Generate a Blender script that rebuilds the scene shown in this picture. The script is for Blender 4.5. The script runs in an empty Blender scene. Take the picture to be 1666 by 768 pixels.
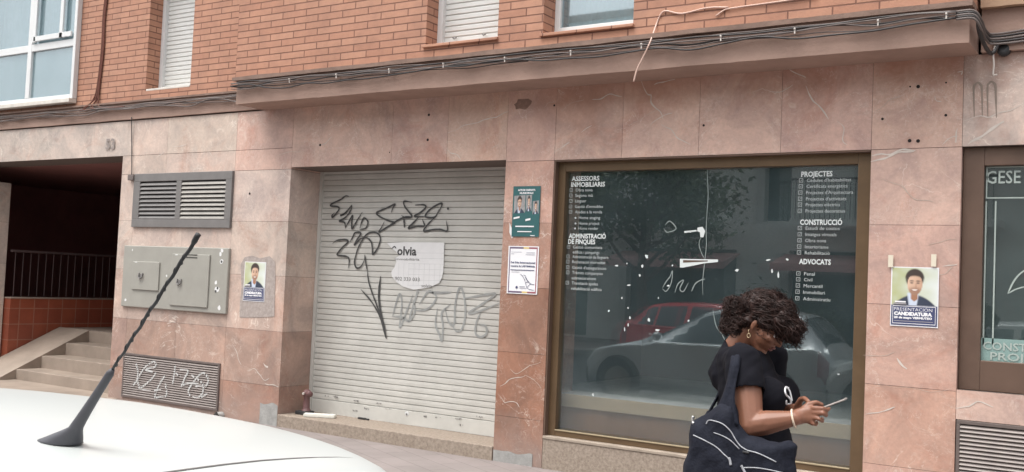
import bpy, bmesh, math, random
from mathutils import Vector, Matrix, Quaternion, noise
from mathutils.bvhtree import BVHTree
random.seed(7)
S = bpy.context.scene
COL = S.collection
# ------------------------------------------------------------ camera, sky, sun, exposure
cam = bpy.data.objects.new('camera', bpy.data.cameras.new('camera')); COL.objects.link(cam)
cam.data.lens = 35.84; cam.data.sensor_width = 36; cam.data.clip_end = 500; cam.data.clip_start = .02
cam.matrix_world = Matrix(((.8394, -.0118, .5434, 0), (.5418, -.0627, -.8382, 0), (.0439, .998, -.0463, 0), (0, 0, 0, 1)))
S.camera = cam
GZ = -1.45          # pavement level: the lens is 1.45 m above it
RZ = -1.60          # road level
SUN_EL, SUN_AZ = math.radians(67), math.radians(205)     # azimuth from +Y clockwise
w = bpy.data.worlds.new('World'); S.world = w; w.use_nodes = True
nt = w.node_tree; bg = nt.nodes['Background']
sky = nt.nodes.new('ShaderNodeTexSky'); sky.sky_type = 'NISHITA'; sky.sun_disc = False
sky.sun_elevation = SUN_EL; sky.sun_rotation = SUN_AZ; sky.dust_density = 4; sky.air_density = 1.2
hs = nt.nodes.new('ShaderNodeHueSaturation'); hs.inputs['Saturation'].default_value = .12
nt.links.new(sky.outputs[0], hs.inputs['Color']); nt.links.new(hs.outputs[0], bg.inputs[0])
bg.inputs[1].default_value = .15
sun = bpy.data.objects.new('sun', bpy.data.lights.new('sun', 'SUN')); COL.objects.link(sun)
sun.data.energy = 1.15; sun.data.angle = math.radians(35); sun.data.color = (1, .96, .9)
sd = Vector((math.sin(SUN_AZ)*math.cos(SUN_EL), math.cos(SUN_AZ)*math.cos(SUN_EL), math.sin(SUN_EL)))
sun.rotation_euler = sd.to_track_quat('Z', 'Y').to_euler()
S.view_settings.view_transform = 'Standard'; S.view_settings.look = 'None'
S.view_settings.exposure = 1.08; S.view_settings.gamma = 1; S.view_settings.use_curve_mapping = False

# ------------------------------------------------------------ helpers
def mat(name, col, rough=.6, var=.0, scale=8, bump=0, bscale=60, metal=0, spec=.5, col2=None, dark=None):
    m = bpy.data.materials.new(name); m.use_nodes = True; n = m.node_tree.nodes; l = m.node_tree.links
    b = n['Principled BSDF']; b.inputs['Roughness'].default_value = rough; b.inputs['Metallic'].default_value = metal
    b.inputs['Specular IOR Level'].default_value = spec
    c = (*col, 1)
    if var or col2:
        tc = n.new('ShaderNodeTexCoord'); tx = n.new('ShaderNodeTexNoise'); tx.inputs['Scale'].default_value = scale
        tx.inputs['Detail'].default_value = 6; tx.inputs['Roughness'].default_value = .65
        l.new(tc.outputs['Object'], tx.inputs['Vector'])
        r = n.new('ShaderNodeValToRGB'); r.color_ramp.elements[0].position = .3; r.color_ramp.elements[1].position = .7
        c2 = col2 or tuple(x*(1-var) for x in col)
        r.color_ramp.elements[0].color = (*c2, 1); r.color_ramp.elements[1].color = c
        l.new(tx.outputs[0], r.inputs[0]); l.new(r.outputs[0], b.inputs['Base Color'])
    else: b.inputs['Base Color'].default_value = c
    if bump:
        tc = n.new('ShaderNodeTexCoord'); tx = n.new('ShaderNodeTexNoise'); tx.inputs['Scale'].default_value = bscale
        tx.inputs['Detail'].default_value = 4
        l.new(tc.outputs['Object'], tx.inputs['Vector']); bp = n.new('ShaderNodeBump'); bp.inputs['Strength'].default_value = bump
        bp.inputs['Distance'].default_value = .01
        l.new(tx.outputs[0], bp.inputs['Height']); l.new(bp.outputs[0], b.inputs['Normal'])
    return m

def wloc(o):
    v = Vector((0, 0, 0))
    while o is not None: v += o.location; o = o.parent
    return v

class MB:
    """collects geometry in world coordinates; build() links it as ONE mesh"""
    def __init__(s): s.v = []; s.f = []; s.t = []
    def face(s, pts, tone=None):
        i = len(s.v); s.v += [tuple(p) for p in pts]; s.f.append(tuple(range(i, i+len(pts)))); s.t.append(tone)
    def add(s, vs, fs, tone=None):
        i = len(s.v); s.v += [tuple(p) for p in vs]; s.f += [tuple(a+i for a in f) for f in fs]; s.t += [tone]*len(fs)
    def box(s, x0, x1, y0, y1, z0, z1, tone=None):
        vs = [(x, y, z) for x in (x0, x1) for y in (y0, y1) for z in (z0, z1)]
        s.add(vs, [(0, 1, 3, 2), (4, 6, 7, 5), (0, 4, 5, 1), (2, 3, 7, 6), (0, 2, 6, 4), (1, 5, 7, 3)], tone); return s
    def bbox(s, x0, x1, y0, y1, z0, z1, b=.004):
        """box with chamfered edges"""
        bm = bmesh.new(); bmesh.ops.create_cube(bm, size=1)
        for v in bm.verts: v.co = Vector(((x0+x1)/2+v.co.x*(x1-x0), (y0+y1)/2+v.co.y*(y1-y0), (z0+z1)/2+v.co.z*(z1-z0)))
        bmesh.ops.bevel(bm, geom=list(bm.edges), offset=b, segments=2, affect='EDGES', profile=.5)
        s.bm(bm); return s
    def bm(s, bm):
        bm.verts.ensure_lookup_table(); bm.verts.index_update()
        s.add([v.co[:] for v in bm.verts], [tuple(v.index for v in f.verts) for f in bm.faces]); bm.free()
    def tube(s, pts, r, n=8, caps=True):
        pts = [Vector(p) for p in pts]; rs = r if isinstance(r, (list, tuple)) else [r]*len(pts)
        rings = []; up = None
        for i, p in enumerate(pts):
            d = (pts[min(i+1, len(pts)-1)]-pts[max(i-1, 0)])
            if d.length < 1e-9: d = Vector((0, 0, 1))
            d.normalize()
            if up is None: up = Vector((0, 0, 1)) if abs(d.z) < .9 else Vector((1, 0, 0))
            a = d.cross(up)
            if a.length < 1e-4: a = d.cross(Vector((.3, .8, .5)))
            a.normalize(); b = a.cross(d); up = b
            rings.append([p+a*(math.cos(t)*rs[i])+b*(math.sin(t)*rs[i]) for t in [2*math.pi*k/n for k in range(n)]])
        vs = [q for R_ in rings for q in R_]; fs = []
        for i in range(len(pts)-1):
            for k in range(n): fs.append((i*n+k, i*n+(k+1) % n, (i+1)*n+(k+1) % n, (i+1)*n+k))
        if caps: fs += [tuple(range(n))[::-1], tuple((len(pts)-1)*n+k for k in range(n))]
        s.add(vs, fs); return s
    def lathe(s, c, prof, n=20, axis='z'):
        vs = []; fs = []
        for (r, h) in prof:
            for k in range(n):
                t = 2*math.pi*k/n; a, b = r*math.cos(t), r*math.sin(t)
                vs.append({'z': (c[0]+a, c[1]+b, c[2]+h), 'y': (c[0]+a, c[1]+h, c[2]+b), 'x': (c[0]+h, c[1]+a, c[2]+b)}[axis])
        for i in range(len(prof)-1):
            for k in range(n): fs.append((i*n+k, i*n+(k+1) % n, (i+1)*n+(k+1) % n, (i+1)*n+k))
        fs += [tuple(range(n)), tuple((len(prof)-1)*n+k for k in range(n))]
        s.add(vs, fs); return s
    def ribbon(s, pts, w, y, taper=True, keep=None):
        """a flat stroke on a plane of constant Y; pts are (x, z)"""
        P_ = cat(pts)
        n = len(P_)
        for i in range(n-1):
            a, b = Vector(P_[i]), Vector(P_[i+1]); d = b-a
            if d.length < 1e-6: continue
            if keep and not keep((a.y+b.y)/2): continue
            nn = Vector((-d.y, d.x)).normalized()
            def ww(k):
                t = k/(n-1); return w/2*(min(1, .35+4*t, .35+4*(1-t)) if taper else 1)*(.85+.3*noise.noise(Vector((P_[k][0]*30, P_[k][1]*30, 1))))
            e = d.normalized()*w*.12
            q = [a-e+nn*ww(i), a-e-nn*ww(i), b+e-nn*ww(i+1), b+e+nn*ww(i+1)]
            yy = y-.0003*(i % 3)
            s.face([(v.x, yy, v.y) for v in q])
        return s
    def poly(s, pts, y, y1=None):
        s.face([(p[0], y, p[1]) for p in pts]); return s
    def build(s, name, m, parent=None, loc=None, smooth=False, **kw):
        me = bpy.data.meshes.new(name)
        off = Vector(loc) if loc is not None else Vector((0, 0, 0))
        base = wloc(parent)+off if parent is not None else off
        me.from_pydata([(v[0]-base.x, v[1]-base.y, v[2]-base.z) for v in s.v], [], s.f)
        bm = bmesh.new(); bm.from_mesh(me)
        if not any(s.t) and not kw.pop('flat', False): bmesh.ops.recalc_face_normals(bm, faces=bm.faces)
        bm.to_mesh(me); bm.free()
        if any(t is not None for t in s.t):
            ca = me.color_attributes.new('tone', 'FLOAT_COLOR', 'CORNER')
            for p, t in zip(me.polygons, s.t):
                for li in p.loop_indices: ca.data[li].color = (*(t or (.5, .5, .5)), 1)
        me.materials.append(m)
        if smooth:
            for p in me.polygons: p.use_smooth = True
        o = bpy.data.objects.new(name, me); COL.objects.link(o); o.location = off
        if parent is not None: o.parent = parent
        for k, v in kw.items(): o[k] = v
        return o

def split_build(mb, name, m, parent=None, dist=.02, **kw):
    """one mesh per separate piece (faces closer than dist stay together)"""
    par = list(range(len(mb.f)))
    def find(a):
        while par[a] != a: par[a] = par[par[a]]; a = par[a]
        return a
    cell = {}
    for i, f in enumerate(mb.f):
        vs = [Vector(mb.v[k]) for k in f]; n_ = len(vs); pts = []
        for k in range(n_):
            a, b = vs[k], vs[(k+1) % n_]; q = max(1, int((b-a).length/dist)+1)
            q = min(q, 200)
            pts += [a.lerp(b, j/q) for j in range(q)]
        for p in pts:
            key = (round(p.x/dist), round(p.y/dist), round(p.z/dist))
            for dx in (-1, 0, 1):
                for dy in (-1, 0, 1):
                    for dz in (-1, 0, 1):
                        o = cell.get((key[0]+dx, key[1]+dy, key[2]+dz))
                        if o is not None: par[find(o)] = find(i)
            cell[key] = i
    gr = {}
    for i in range(len(mb.f)): gr.setdefault(find(i), []).append(i)
    out = []
    for g_ in gr.values():
        n = MB()
        for i in g_: n.face([mb.v[k] for k in mb.f[i]])
        out.append(n.build(name, m, parent, **kw))
    return out

def cat(pts, sub=5):
    """Catmull-Rom through 2-D or 3-D points"""
    if len(pts) < 3: 
        a, b = [Vector(p) for p in (pts[0], pts[-1])]
        return [tuple(a.lerp(b, i/8)) for i in range(9)]
    p = [Vector(q) for q in pts]; p = [p[0]*2-p[1]]+p+[p[-1]*2-p[-2]]; out = []
    for i in range(1, len(p)-2):
        for k in range(sub):
            t = k/sub; a, b, c, d = p[i-1], p[i], p[i+1], p[i+2]
            out.append(tuple(.5*((2*b)+(c-a)*t+(2*a-5*b+4*c-d)*t*t+(3*b-a-3*c+d)*t**3)))
    out.append(tuple(p[-2])); return out

def thing(name, loc, label, cat_, group=None):
    o = bpy.data.objects.new(name, None); COL.objects.link(o); o.location = loc; o.empty_display_size = .2
    o['label'] = label; o['category'] = cat_
    if group: o['group'] = group
    return o
def tag(o, label, cat_, group=None):
    o['label'] = label; o['category'] = cat_
    if group: o['group'] = group
    return o

def text_mesh(mb, txt, x, y, z, size, width=None, bold=0, shear=0):
    """lettering on a plane of constant Y that faces -Y; width squeezes the line to that length"""
    cu = bpy.data.curves.new('t', 'FONT'); cu.body = txt; cu.size = size/.72; cu.offset = bold; cu.shear = shear; cu.resolution_u = 2
    ob = bpy.data.objects.new('t', cu)
    me = bpy.data.meshes.new_from_object(ob)
    if len(me.vertices):
        xs = [v.co.x for v in me.vertices]; sx = (width/(max(xs)-min(xs))) if width else 1; x0 = min(xs)
        mb.add([(x+(v.co.x-x0)*sx, y, z+v.co.y) for v in me.vertices], [tuple(p.vertices) for p in me.polygons])
    bpy.data.objects.remove(ob); bpy.data.curves.remove(cu); bpy.data.meshes.remove(me)

# ------------------------------------------------------------ materials
def stone_mat():
    m = bpy.data.materials.new('pink_marble'); m.use_nodes = True; n = m.node_tree.nodes; l = m.node_tree.links
    b = n['Principled BSDF']; b.inputs['Roughness'].default_value = .38; b.inputs['Specular IOR Level'].default_value = .35
    geo = n.new('ShaderNodeNewGeometry'); att = n.new('ShaderNodeAttribute'); att.attribute_name = 'tone'
    def noi(sc, det=5, rg=.6, dist=0, vec=None):
        t = n.new('ShaderNodeTexNoise'); t.inputs['Scale'].default_value = sc; t.inputs['Detail'].default_value = det
        t.inputs['Roughness'].default_value = rg; t.inputs['Distortion'].default_value = dist
        l.new(vec or geo.outputs['Position'], t.inputs['Vector']); return t
    def ramp(src, a, b_, ca=(0, 0, 0, 1), cb=(1, 1, 1, 1)):
        r = n.new('ShaderNodeValToRGB'); r.color_ramp.elements[0].position = a; r.color_ramp.elements[1].position = b_
        r.color_ramp.elements[0].color = ca; r.color_ramp.elements[1].color = cb; l.new(src, r.inputs[0]); return r
    def mix(f, a, c, bt='MIX', fac=1):
        x = n.new('ShaderNodeMixRGB'); x.blend_type = bt
        if f is None: x.inputs[0].default_value = fac
        else: l.new(f, x.inputs[0])
        for s_, v in ((1, a), (2, c)):
            if isinstance(v, tuple): x.inputs[s_].default_value = v
            else: l.new(v, x.inputs[s_])
        return x
    def mul(a, k):
        x = n.new('ShaderNodeMath'); x.operation = 'MULTIPLY'; l.new(a, x.inputs[0])
        if isinstance(k, float): x.inputs[1].default_value = k
        else: l.new(k, x.inputs[1])
        return x
    # clouding of the slab: greyer and redder patches around the slab's own tone
    cl = ramp(noi(2.4, 8, .68, .8).outputs[0], .36, .64, (.66, .64, .62, 1), (.385, .40, .41, 1))
    base = mix(None, att.outputs['Color'], cl.outputs[0], 'OVERLAY', .75)
    redp = ramp(noi(1.7, 6, .7, 1.2).outputs[0], .52, .68)
    base = mix(mul(redp.outputs[0], .38).outputs[0], base.outputs[0], mix(None, base.outputs[0], (.72, .40, .30, 1), 'MULTIPLY', 1).outputs[0])
    fine = ramp(noi(38, 6, .75).outputs[0], .3, .7, (.84, .84, .84, 1), (1.1, 1.1, 1.1, 1))
    base = mix(None, base.outputs[0], fine.outputs[0], 'MULTIPLY', .8)
    # calcite veins: warped cell borders, thin, only where a broad mask allows
    wn = noi(2.6, 8, .72); 
    vm = n.new('ShaderNodeVectorMath'); vm.operation = 'MULTIPLY_ADD'; vm.inputs[1].default_value = (.8, .8, .8)
    l.new(wn.outputs['Color'], vm.inputs[0]); l.new(geo.outputs['Position'], vm.inputs[2])
    for sc, th, k, mk in ((1.1, .006, .5, 1.1), (2.6, .010, .42, 1.9), (6, .02, .22, 3.3)):
        vo = n.new('ShaderNodeTexVoronoi'); vo.feature = 'DISTANCE_TO_EDGE'; vo.inputs['Scale'].default_value = sc
        l.new(vm.outputs[0], vo.inputs['Vector'])
        ln = ramp(vo.outputs['Distance'], 0, th, (1, 1, 1, 1), (0, 0, 0, 1))
        mk_ = ramp(noi(mk, 3, .5, 0).outputs[0], .5, .64)
        f = mul(mul(ln.outputs[0], mk_.outputs[0]).outputs[0], k)
        base = mix(f.outputs[0], base.outputs[0], (.78, .70, .62, 1))
    for sc, wdt, k, dist, mk in ((1.3, .006, .75, 1.4, 1.3), (2.9, .007, .5, 1.8, 1.7), (7, .012, .3, 1.2, 2.6)):
        nn_ = noi(sc, 5, .62, dist)
        r = n.new('ShaderNodeValToRGB'); e = r.color_ramp.elements; e[0].position = .5-wdt; e[0].color = (0, 0, 0, 1); e[1].position = .5+wdt; e[1].color = (0, 0, 0, 1)
        m_ = e.new(.5); m_.color = (1, 1, 1, 1); l.new(nn_.outputs[0], r.inputs[0])
        mk_ = ramp(noi(mk, 3, .5, 0).outputs[0], .50, .62)
        f = mul(mul(r.outputs[0], mk_.outputs[0]).outputs[0], k)
        base = mix(f.outputs[0], base.outputs[0], (.80, .72, .64, 1))
    cl2 = mul(mul(ramp(noi(7, 8, .75, 1.5).outputs[0], .55, .66).outputs[0], ramp(noi(1.5, 3, .5).outputs[0], .52, .62).outputs[0]).outputs[0], .5)
    base = mix(cl2.outputs[0], base.outputs[0], (.74, .64, .56, 1))
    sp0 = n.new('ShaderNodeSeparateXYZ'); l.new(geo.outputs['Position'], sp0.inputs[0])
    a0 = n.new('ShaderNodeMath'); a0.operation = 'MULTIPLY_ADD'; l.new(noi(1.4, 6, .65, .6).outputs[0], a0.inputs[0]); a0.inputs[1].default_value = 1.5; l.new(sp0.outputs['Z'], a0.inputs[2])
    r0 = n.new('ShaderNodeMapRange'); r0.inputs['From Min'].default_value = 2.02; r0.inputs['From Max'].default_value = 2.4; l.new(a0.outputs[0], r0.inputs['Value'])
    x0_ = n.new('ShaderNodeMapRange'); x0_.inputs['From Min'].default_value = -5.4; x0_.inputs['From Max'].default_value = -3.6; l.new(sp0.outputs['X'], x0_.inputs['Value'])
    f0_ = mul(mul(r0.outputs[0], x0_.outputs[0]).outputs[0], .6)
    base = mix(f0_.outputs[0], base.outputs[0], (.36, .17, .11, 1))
    # small white chips and dark pits
    vo = n.new('ShaderNodeTexVoronoi'); vo.inputs['Scale'].default_value = 9; l.new(vm.outputs[0], vo.inputs['Vector'])
    ch = mul(ramp(vo.outputs['Distance'], .03, .09, (1, 1, 1, 1), (0, 0, 0, 1)).outputs[0], ramp(noi(3, 3).outputs[0], .56, .62).outputs[0])
    base = mix(mul(ch.outputs[0], .8).outputs[0], base.outputs[0], (.85, .80, .74, 1))
    # splash dirt low on the wall, blotchy upper edge
    sep = n.new('ShaderNodeSeparateXYZ'); l.new(geo.outputs['Position'], sep.inputs[0])
    ad = n.new('ShaderNodeMath'); ad.operation = 'MULTIPLY_ADD'; l.new(noi(4, 6, .7).outputs[0], ad.inputs[0]); ad.inputs[1].default_value = -.7; l.new(sep.outputs['Z'], ad.inputs[2])
    dz = n.new('ShaderNodeMapRange'); dz.inputs['From Min'].default_value = -1.35; dz.inputs['From Max'].default_value = -1.95; l.new(ad.outputs[0], dz.inputs['Value'])
    base = mix(mul(dz.outputs[0], .7).outputs[0], base.outputs[0], (.30, .26, .24, 1))
    l.new(base.outputs[0], b.inputs['Base Color'])
    rr = ramp(noi(6, 5).outputs[0], .3, .7, (.3, .3, .3, 1), (.55, .55, .55, 1)); l.new(rr.outputs[0], b.inputs['Roughness'])
    bp = n.new('ShaderNodeBump'); bp.inputs['Strength'].default_value = .15; bp.inputs['Distance'].default_value = .004
    l.new(noi(25, 5).outputs[0], bp.inputs['Height']); l.new(bp.outputs[0], b.inputs['Normal'])
    return m

def brick_mat():
    m = bpy.data.materials.new('salmon_brick'); m.use_nodes = True; n = m.node_tree.nodes; l = m.node_tree.links
    b = n['Principled BSDF']; b.inputs['Roughness'].default_value = .8
    geo = n.new('ShaderNodeNewGeometry'); sep = n.new('ShaderNodeSeparateXYZ'); l.new(geo.outputs['Position'], sep.inputs[0])
    ad = n.new('ShaderNodeMath'); l.new(sep.outputs['X'], ad.inputs[0]); l.new(sep.outputs['Y'], ad.inputs[1])
    cb = n.new('ShaderNodeCombineXYZ'); l.new(ad.outputs[0], cb.inputs[0]); l.new(sep.outputs['Z'], cb.inputs[1])
    t = n.new('ShaderNodeTexBrick'); l.new(cb.outputs[0], t.inputs['Vector'])
    t.inputs['Scale'].default_value = 1; t.inputs['Brick Width'].default_value = .30; t.inputs['Row Height'].default_value = .0640
    t.inputs['Mortar Size'].default_value = .0055; t.inputs['Mortar Smooth'].default_value = .25; t.inputs['Bias'].default_value = -.1
    t.inputs['Color1'].default_value = (.45, .24, .16, 1); t.inputs['Color2'].default_value = (.39, .195, .128, 1)
    t.inputs['Mortar'].default_value = (.19, .09, .062, 1)
    no = n.new('ShaderNodeTexNoise'); no.inputs['Scale'].default_value = 5; no.inputs['Detail'].default_value = 8; no.inputs['Roughness'].default_value = .7; l.new(geo.outputs['Position'], no.inputs['Vector'])
    r = n.new('ShaderNodeValToRGB'); r.color_ramp.elements[0].color = (.80, .80, .82, 1); r.color_ramp.elements[1].color = (1.12, 1.1, 1.08, 1); r.color_ramp.elements[0].position = .3; r.color_ramp.elements[1].position = .7
    l.new(no.outputs[0], r.inputs[0])
    x = n.new('ShaderNodeMixRGB'); x.blend_type = 'MULTIPLY'; x.inputs[0].default_value = 1; l.new(t.outputs[0], x.inputs[1]); l.new(r.outputs[0], x.inputs[2])
    l.new(x.outputs[0], b.inputs['Base Color'])
    inv = n.new('ShaderNodeMath'); inv.operation = 'MULTIPLY_ADD'; inv.inputs[1].default_value = -1; l.new(t.outputs['Fac'], inv.inputs[0])
    n2 = n.new('ShaderNodeTexNoise'); n2.inputs['Scale'].default_value = 60; l.new(geo.outputs['Position'], n2.inputs['Vector'])
    mm = n.new('ShaderNodeMath'); mm.operation = 'MULTIPLY'; mm.inputs[1].default_value = .3; l.new(n2.outputs[0], mm.inputs[0]); l.new(mm.outputs[0], inv.inputs[2])
    bp = n.new('ShaderNodeBump'); bp.inputs['Strength'].default_value = .8; bp.inputs['Distance'].default_value = .008
    l.new(inv.outputs[0], bp.inputs['Height']); l.new(bp.outputs[0], b.inputs['Normal'])
    return m

def tile_mat(name, c1, c2, mortar, w, h, off=.5, ms=.004, axes='XY', rough=.5, rot=0, nvar=(.8, 1.1), ncol=3):
    m = bpy.data.materials.new(name); m.use_nodes = True; n = m.node_tree.nodes; l = m.node_tree.links
    b = n['Principled BSDF']; b.inputs['Roughness'].default_value = rough
    geo = n.new('ShaderNodeNewGeometry'); sep = n.new('ShaderNodeSeparateXYZ'); l.new(geo.outputs['Position'], sep.inputs[0])
    cb = n.new('ShaderNodeCombineXYZ'); l.new(sep.outputs[axes[0]], cb.inputs[0]); l.new(sep.outputs[axes[1]], cb.inputs[1])
    mp = n.new('ShaderNodeMapping'); mp.inputs['Rotation'].default_value = (0, 0, rot); l.new(cb.outputs[0], mp.inputs[0])
    t = n.new('ShaderNodeTexBrick'); l.new(mp.outputs[0], t.inputs['Vector']); t.offset = off
    t.inputs['Scale'].default_value = 1; t.inputs['Brick Width'].default_value = w; t.inputs['Row Height'].default_value = h
    t.inputs['Mortar Size'].default_value = ms; t.inputs['Mortar Smooth'].default_value = .3
    t.inputs['Color1'].default_value = (*c1, 1); t.inputs['Color2'].default_value = (*c2, 1); t.inputs['Mortar'].default_value = (*mortar, 1)
    no = n.new('ShaderNodeTexNoise'); no.inputs['Scale'].default_value = ncol; no.inputs['Detail'].default_value = 8; no.inputs['Roughness'].default_value = .7; l.new(geo.outputs['Position'], no.inputs['Vector'])
    r = n.new('ShaderNodeValToRGB'); r.color_ramp.elements[0].color = (nvar[0],)*3+(1,); r.color_ramp.elements[1].color = (nvar[1],)*3+(1,); r.color_ramp.elements[0].position = .3; r.color_ramp.elements[1].position = .7
    l.new(no.outputs[0], r.inputs[0])
    x = n.new('ShaderNodeMixRGB'); x.blend_type = 'MULTIPLY'; x.inputs[0].default_value = 1; l.new(t.outputs[0], x.inputs[1]); l.new(r.outputs[0], x.inputs[2])
    l.new(x.outputs[0], b.inputs['Base Color'])
    bp = n.new('ShaderNodeBump'); bp.inputs['Strength'].default_value = .4; bp.inputs['Distance'].default_value = .003; bp.invert = True
    l.new(t.outputs['Fac'], bp.inputs['Height']); l.new(bp.outputs[0], b.inputs['Normal'])
    return m

def glass_mat(name, fac, tint=(.8, .84, .84), rough=0.0, grime_haze=.0):
    m = bpy.data.materials.new(name); m.use_nodes = True; n = m.node_tree.nodes; l = m.node_tree.links
    for x in list(n):
        if x.type == 'BSDF_PRINCIPLED': n.remove(x)
    out = [x for x in n if x.type == 'OUTPUT_MATERIAL'][0]
    tr = n.new('ShaderNodeBsdfTransparent'); tr.inputs[0].default_value = (*tint, 1)
    gl = n.new('ShaderNodeBsdfGlossy'); gl.inputs['Roughness'].default_value = rough; gl.inputs[0].default_value = (.88, .95, .98, 1)
    df = n.new('ShaderNodeBsdfDiffuse'); df.inputs[0].default_value = (.32, .44, .48, 1)  # dirt film on the glass, tinted blue to paint in a haze
    gg = n.new('ShaderNodeNewGeometry'); dt = n.new('ShaderNodeVectorMath'); dt.operation = 'DOT_PRODUCT'
    l.new(gg.outputs['Incoming'], dt.inputs[0]); l.new(gg.outputs['Normal'], dt.inputs[1])
    ab = n.new('ShaderNodeMath'); ab.operation = 'ABSOLUTE'; l.new(dt.outputs['Value'], ab.inputs[0])
    om = n.new('ShaderNodeMath'); om.operation = 'SUBTRACT'; om.inputs[0].default_value = 1; l.new(ab.outputs[0], om.inputs[1])
    pw = n.new('ShaderNodeMath'); pw.operation = 'POWER'; pw.inputs[1].default_value = 5; l.new(om.outputs[0], pw.inputs[0])
    ad = n.new('ShaderNodeMath'); ad.operation = 'MULTIPLY_ADD'; ad.use_clamp = True; ad.inputs[1].default_value = 1-fac; ad.inputs[2].default_value = fac; l.new(pw.outputs[0], ad.inputs[0])
    mx = n.new('ShaderNodeMixShader'); l.new(ad.outputs[0], mx.inputs[0]); l.new(tr.outputs[0], mx.inputs[1]); l.new(gl.outputs[0], mx.inputs[2])
    tx = n.new('ShaderNodeTexNoise'); tx.inputs['Scale'].default_value = 2.5; tx.inputs['Detail'].default_value = 8; g = n.new('ShaderNodeNewGeometry'); l.new(g.outputs['Position'], tx.inputs['Vector'])
    mr = n.new('ShaderNodeMapRange'); mr.inputs['To Min'].default_value = grime_haze*.3; mr.inputs['To Max'].default_value = grime_haze*1.7; l.new(tx.outputs[0], mr.inputs[0])
    m2 = n.new('ShaderNodeMixShader'); l.new(mr.outputs[0], m2.inputs[0]); l.new(mx.outputs[0], m2.inputs[1]); l.new(df.outputs[0], m2.inputs[2])
    l.new(m2.outputs[0], out.inputs[0]); return m

M = dict(
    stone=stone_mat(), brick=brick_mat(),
    core=mat('dark_mortar', (.13, .10, .085), .9),
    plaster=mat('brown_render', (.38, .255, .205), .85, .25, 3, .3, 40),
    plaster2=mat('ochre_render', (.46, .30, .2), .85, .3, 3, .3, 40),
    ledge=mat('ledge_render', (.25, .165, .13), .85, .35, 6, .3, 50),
    granite=mat('granite', (.36, .30, .245), .75, 0, 45, .25, 90, col2=(.2, .155, .12)),
    cement=mat('cement_patch', (.38, .375, .36), .9, .35, 9, .3, 60),
    shutter=mat('painted_steel_shutter', (.60, .59, .55), .5, .2, 2.6, .05, 30),
    shutterw=mat('white_plastic_blind', (.62, .62, .60), .5, .1, 3),
    pvc=mat('white_pvc', (.68, .69, .69), .35, .08, 4),
    sillw=mat('pale_sill_stone', (.68, .64, .58), .6, .25, 8, .1),
    bronze=mat('bronze_anodised', (.155, .10, .055), .38, .25, 4, 0, metal=.25),
    bronzed=mat('dark_bronze', (.15, .095, .07), .45, .25, 4, 0, metal=.2),
    bronzel=mat('light_bronze', (.42, .35, .23), .4, .1, 6, metal=.3),
    brownpanel=mat('brown_board', (.19, .085, .036), .55, .3, 3),
    beigetrim=mat('beige_trim', (.34, .26, .165), .6, .15, 5),
    shelf=mat('pale_shelf', (.42, .43, .42), .6, .3, 3),
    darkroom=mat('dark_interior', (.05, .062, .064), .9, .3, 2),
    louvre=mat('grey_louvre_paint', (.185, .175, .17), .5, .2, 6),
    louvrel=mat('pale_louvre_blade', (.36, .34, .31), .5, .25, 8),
    louvrebk=mat('louvre_void', (.012, .011, .011), .9),
    cabinet=mat('grey_cabinet_enamel', (.335, .325, .29), .42, .12, 5, .03, 20),
    grille=mat('brown_grille_paint', (.145, .115, .105), .5, .25, 7),
    grillet=mat('grille_blade', (.30, .255, .235), .5, .25, 7),
    black=mat('black_rubber', (.028, .028, .03), .55, .3, 20),
    ink=mat('black_spray_paint', (.055, .055, .055), .6),
    inkl=mat('faded_spray_paint', (.36, .37, .36), .6, .25, 9),
    whitep=mat('white_spray_paint', (.55, .55, .54), .6),
    chalk=mat('calcite', (.66, .59, .53), .5, .25, 14),
    vein2=mat('thin_calcite', (.55, .44, .37), .5, .2, 14),
    hole=mat('drill_hole', (.02, .015, .015), .9),
    paper=mat('paper', (.74, .74, .74), .7, .08, 10), paperd=mat('paper_residue', (.43, .37, .34), .85, .35, 30, .2),
    vinyl=mat('white_vinyl', (.66, .70, .69), .6),
    vinylb=mat('pale_green_vinyl', (.22, .33, .31), .5),
    cable=mat('black_cable', (.035, .03, .03), .5, .4, 10), cableg=mat('grey_cable', (.16, .13, .12), .6, .3, 10),
    cablep=mat('pinkish_cable', (.60, .42, .35), .6), clip=mat('white_clip', (.55, .50, .46), .6),
    rust=mat('rusty_conduit', (.16, .055, .035), .8, .4, 30),
    tile=tile_mat('red_tile', (.32, .085, .045), (.27, .07, .04), (.34, .17, .12), .2, .2, 0, .006, 'YZ', .35),
    step=mat('entrance_stone', (.33, .265, .215), .6, .3, 3, .1, 40), stepd=mat('stair_edge', (.33, .26, .215), .7, .2, 5),
    entry=mat('dark_brown_plaster', (.26, .11, .10), .7, .3, 2),
    entryd=mat('dark_door', (.045, .03, .03), .4), iron=mat('dark_iron', (.08, .055, .055), .5),
    slab=tile_mat('pavement_slabs', (.25, .215, .205), (.23, .2, .19), (.16, .135, .13), .4, .2, .5, .0035, 'XY', .8, .45, (.82, 1.08), 2.2),
    asphalt=mat('asphalt', (.075, .075, .078), .85, .3, 20, .3, 120), kerb=mat('kerb_stone', (.36, .35, .33), .8, .2, 6, .2),
)
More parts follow.
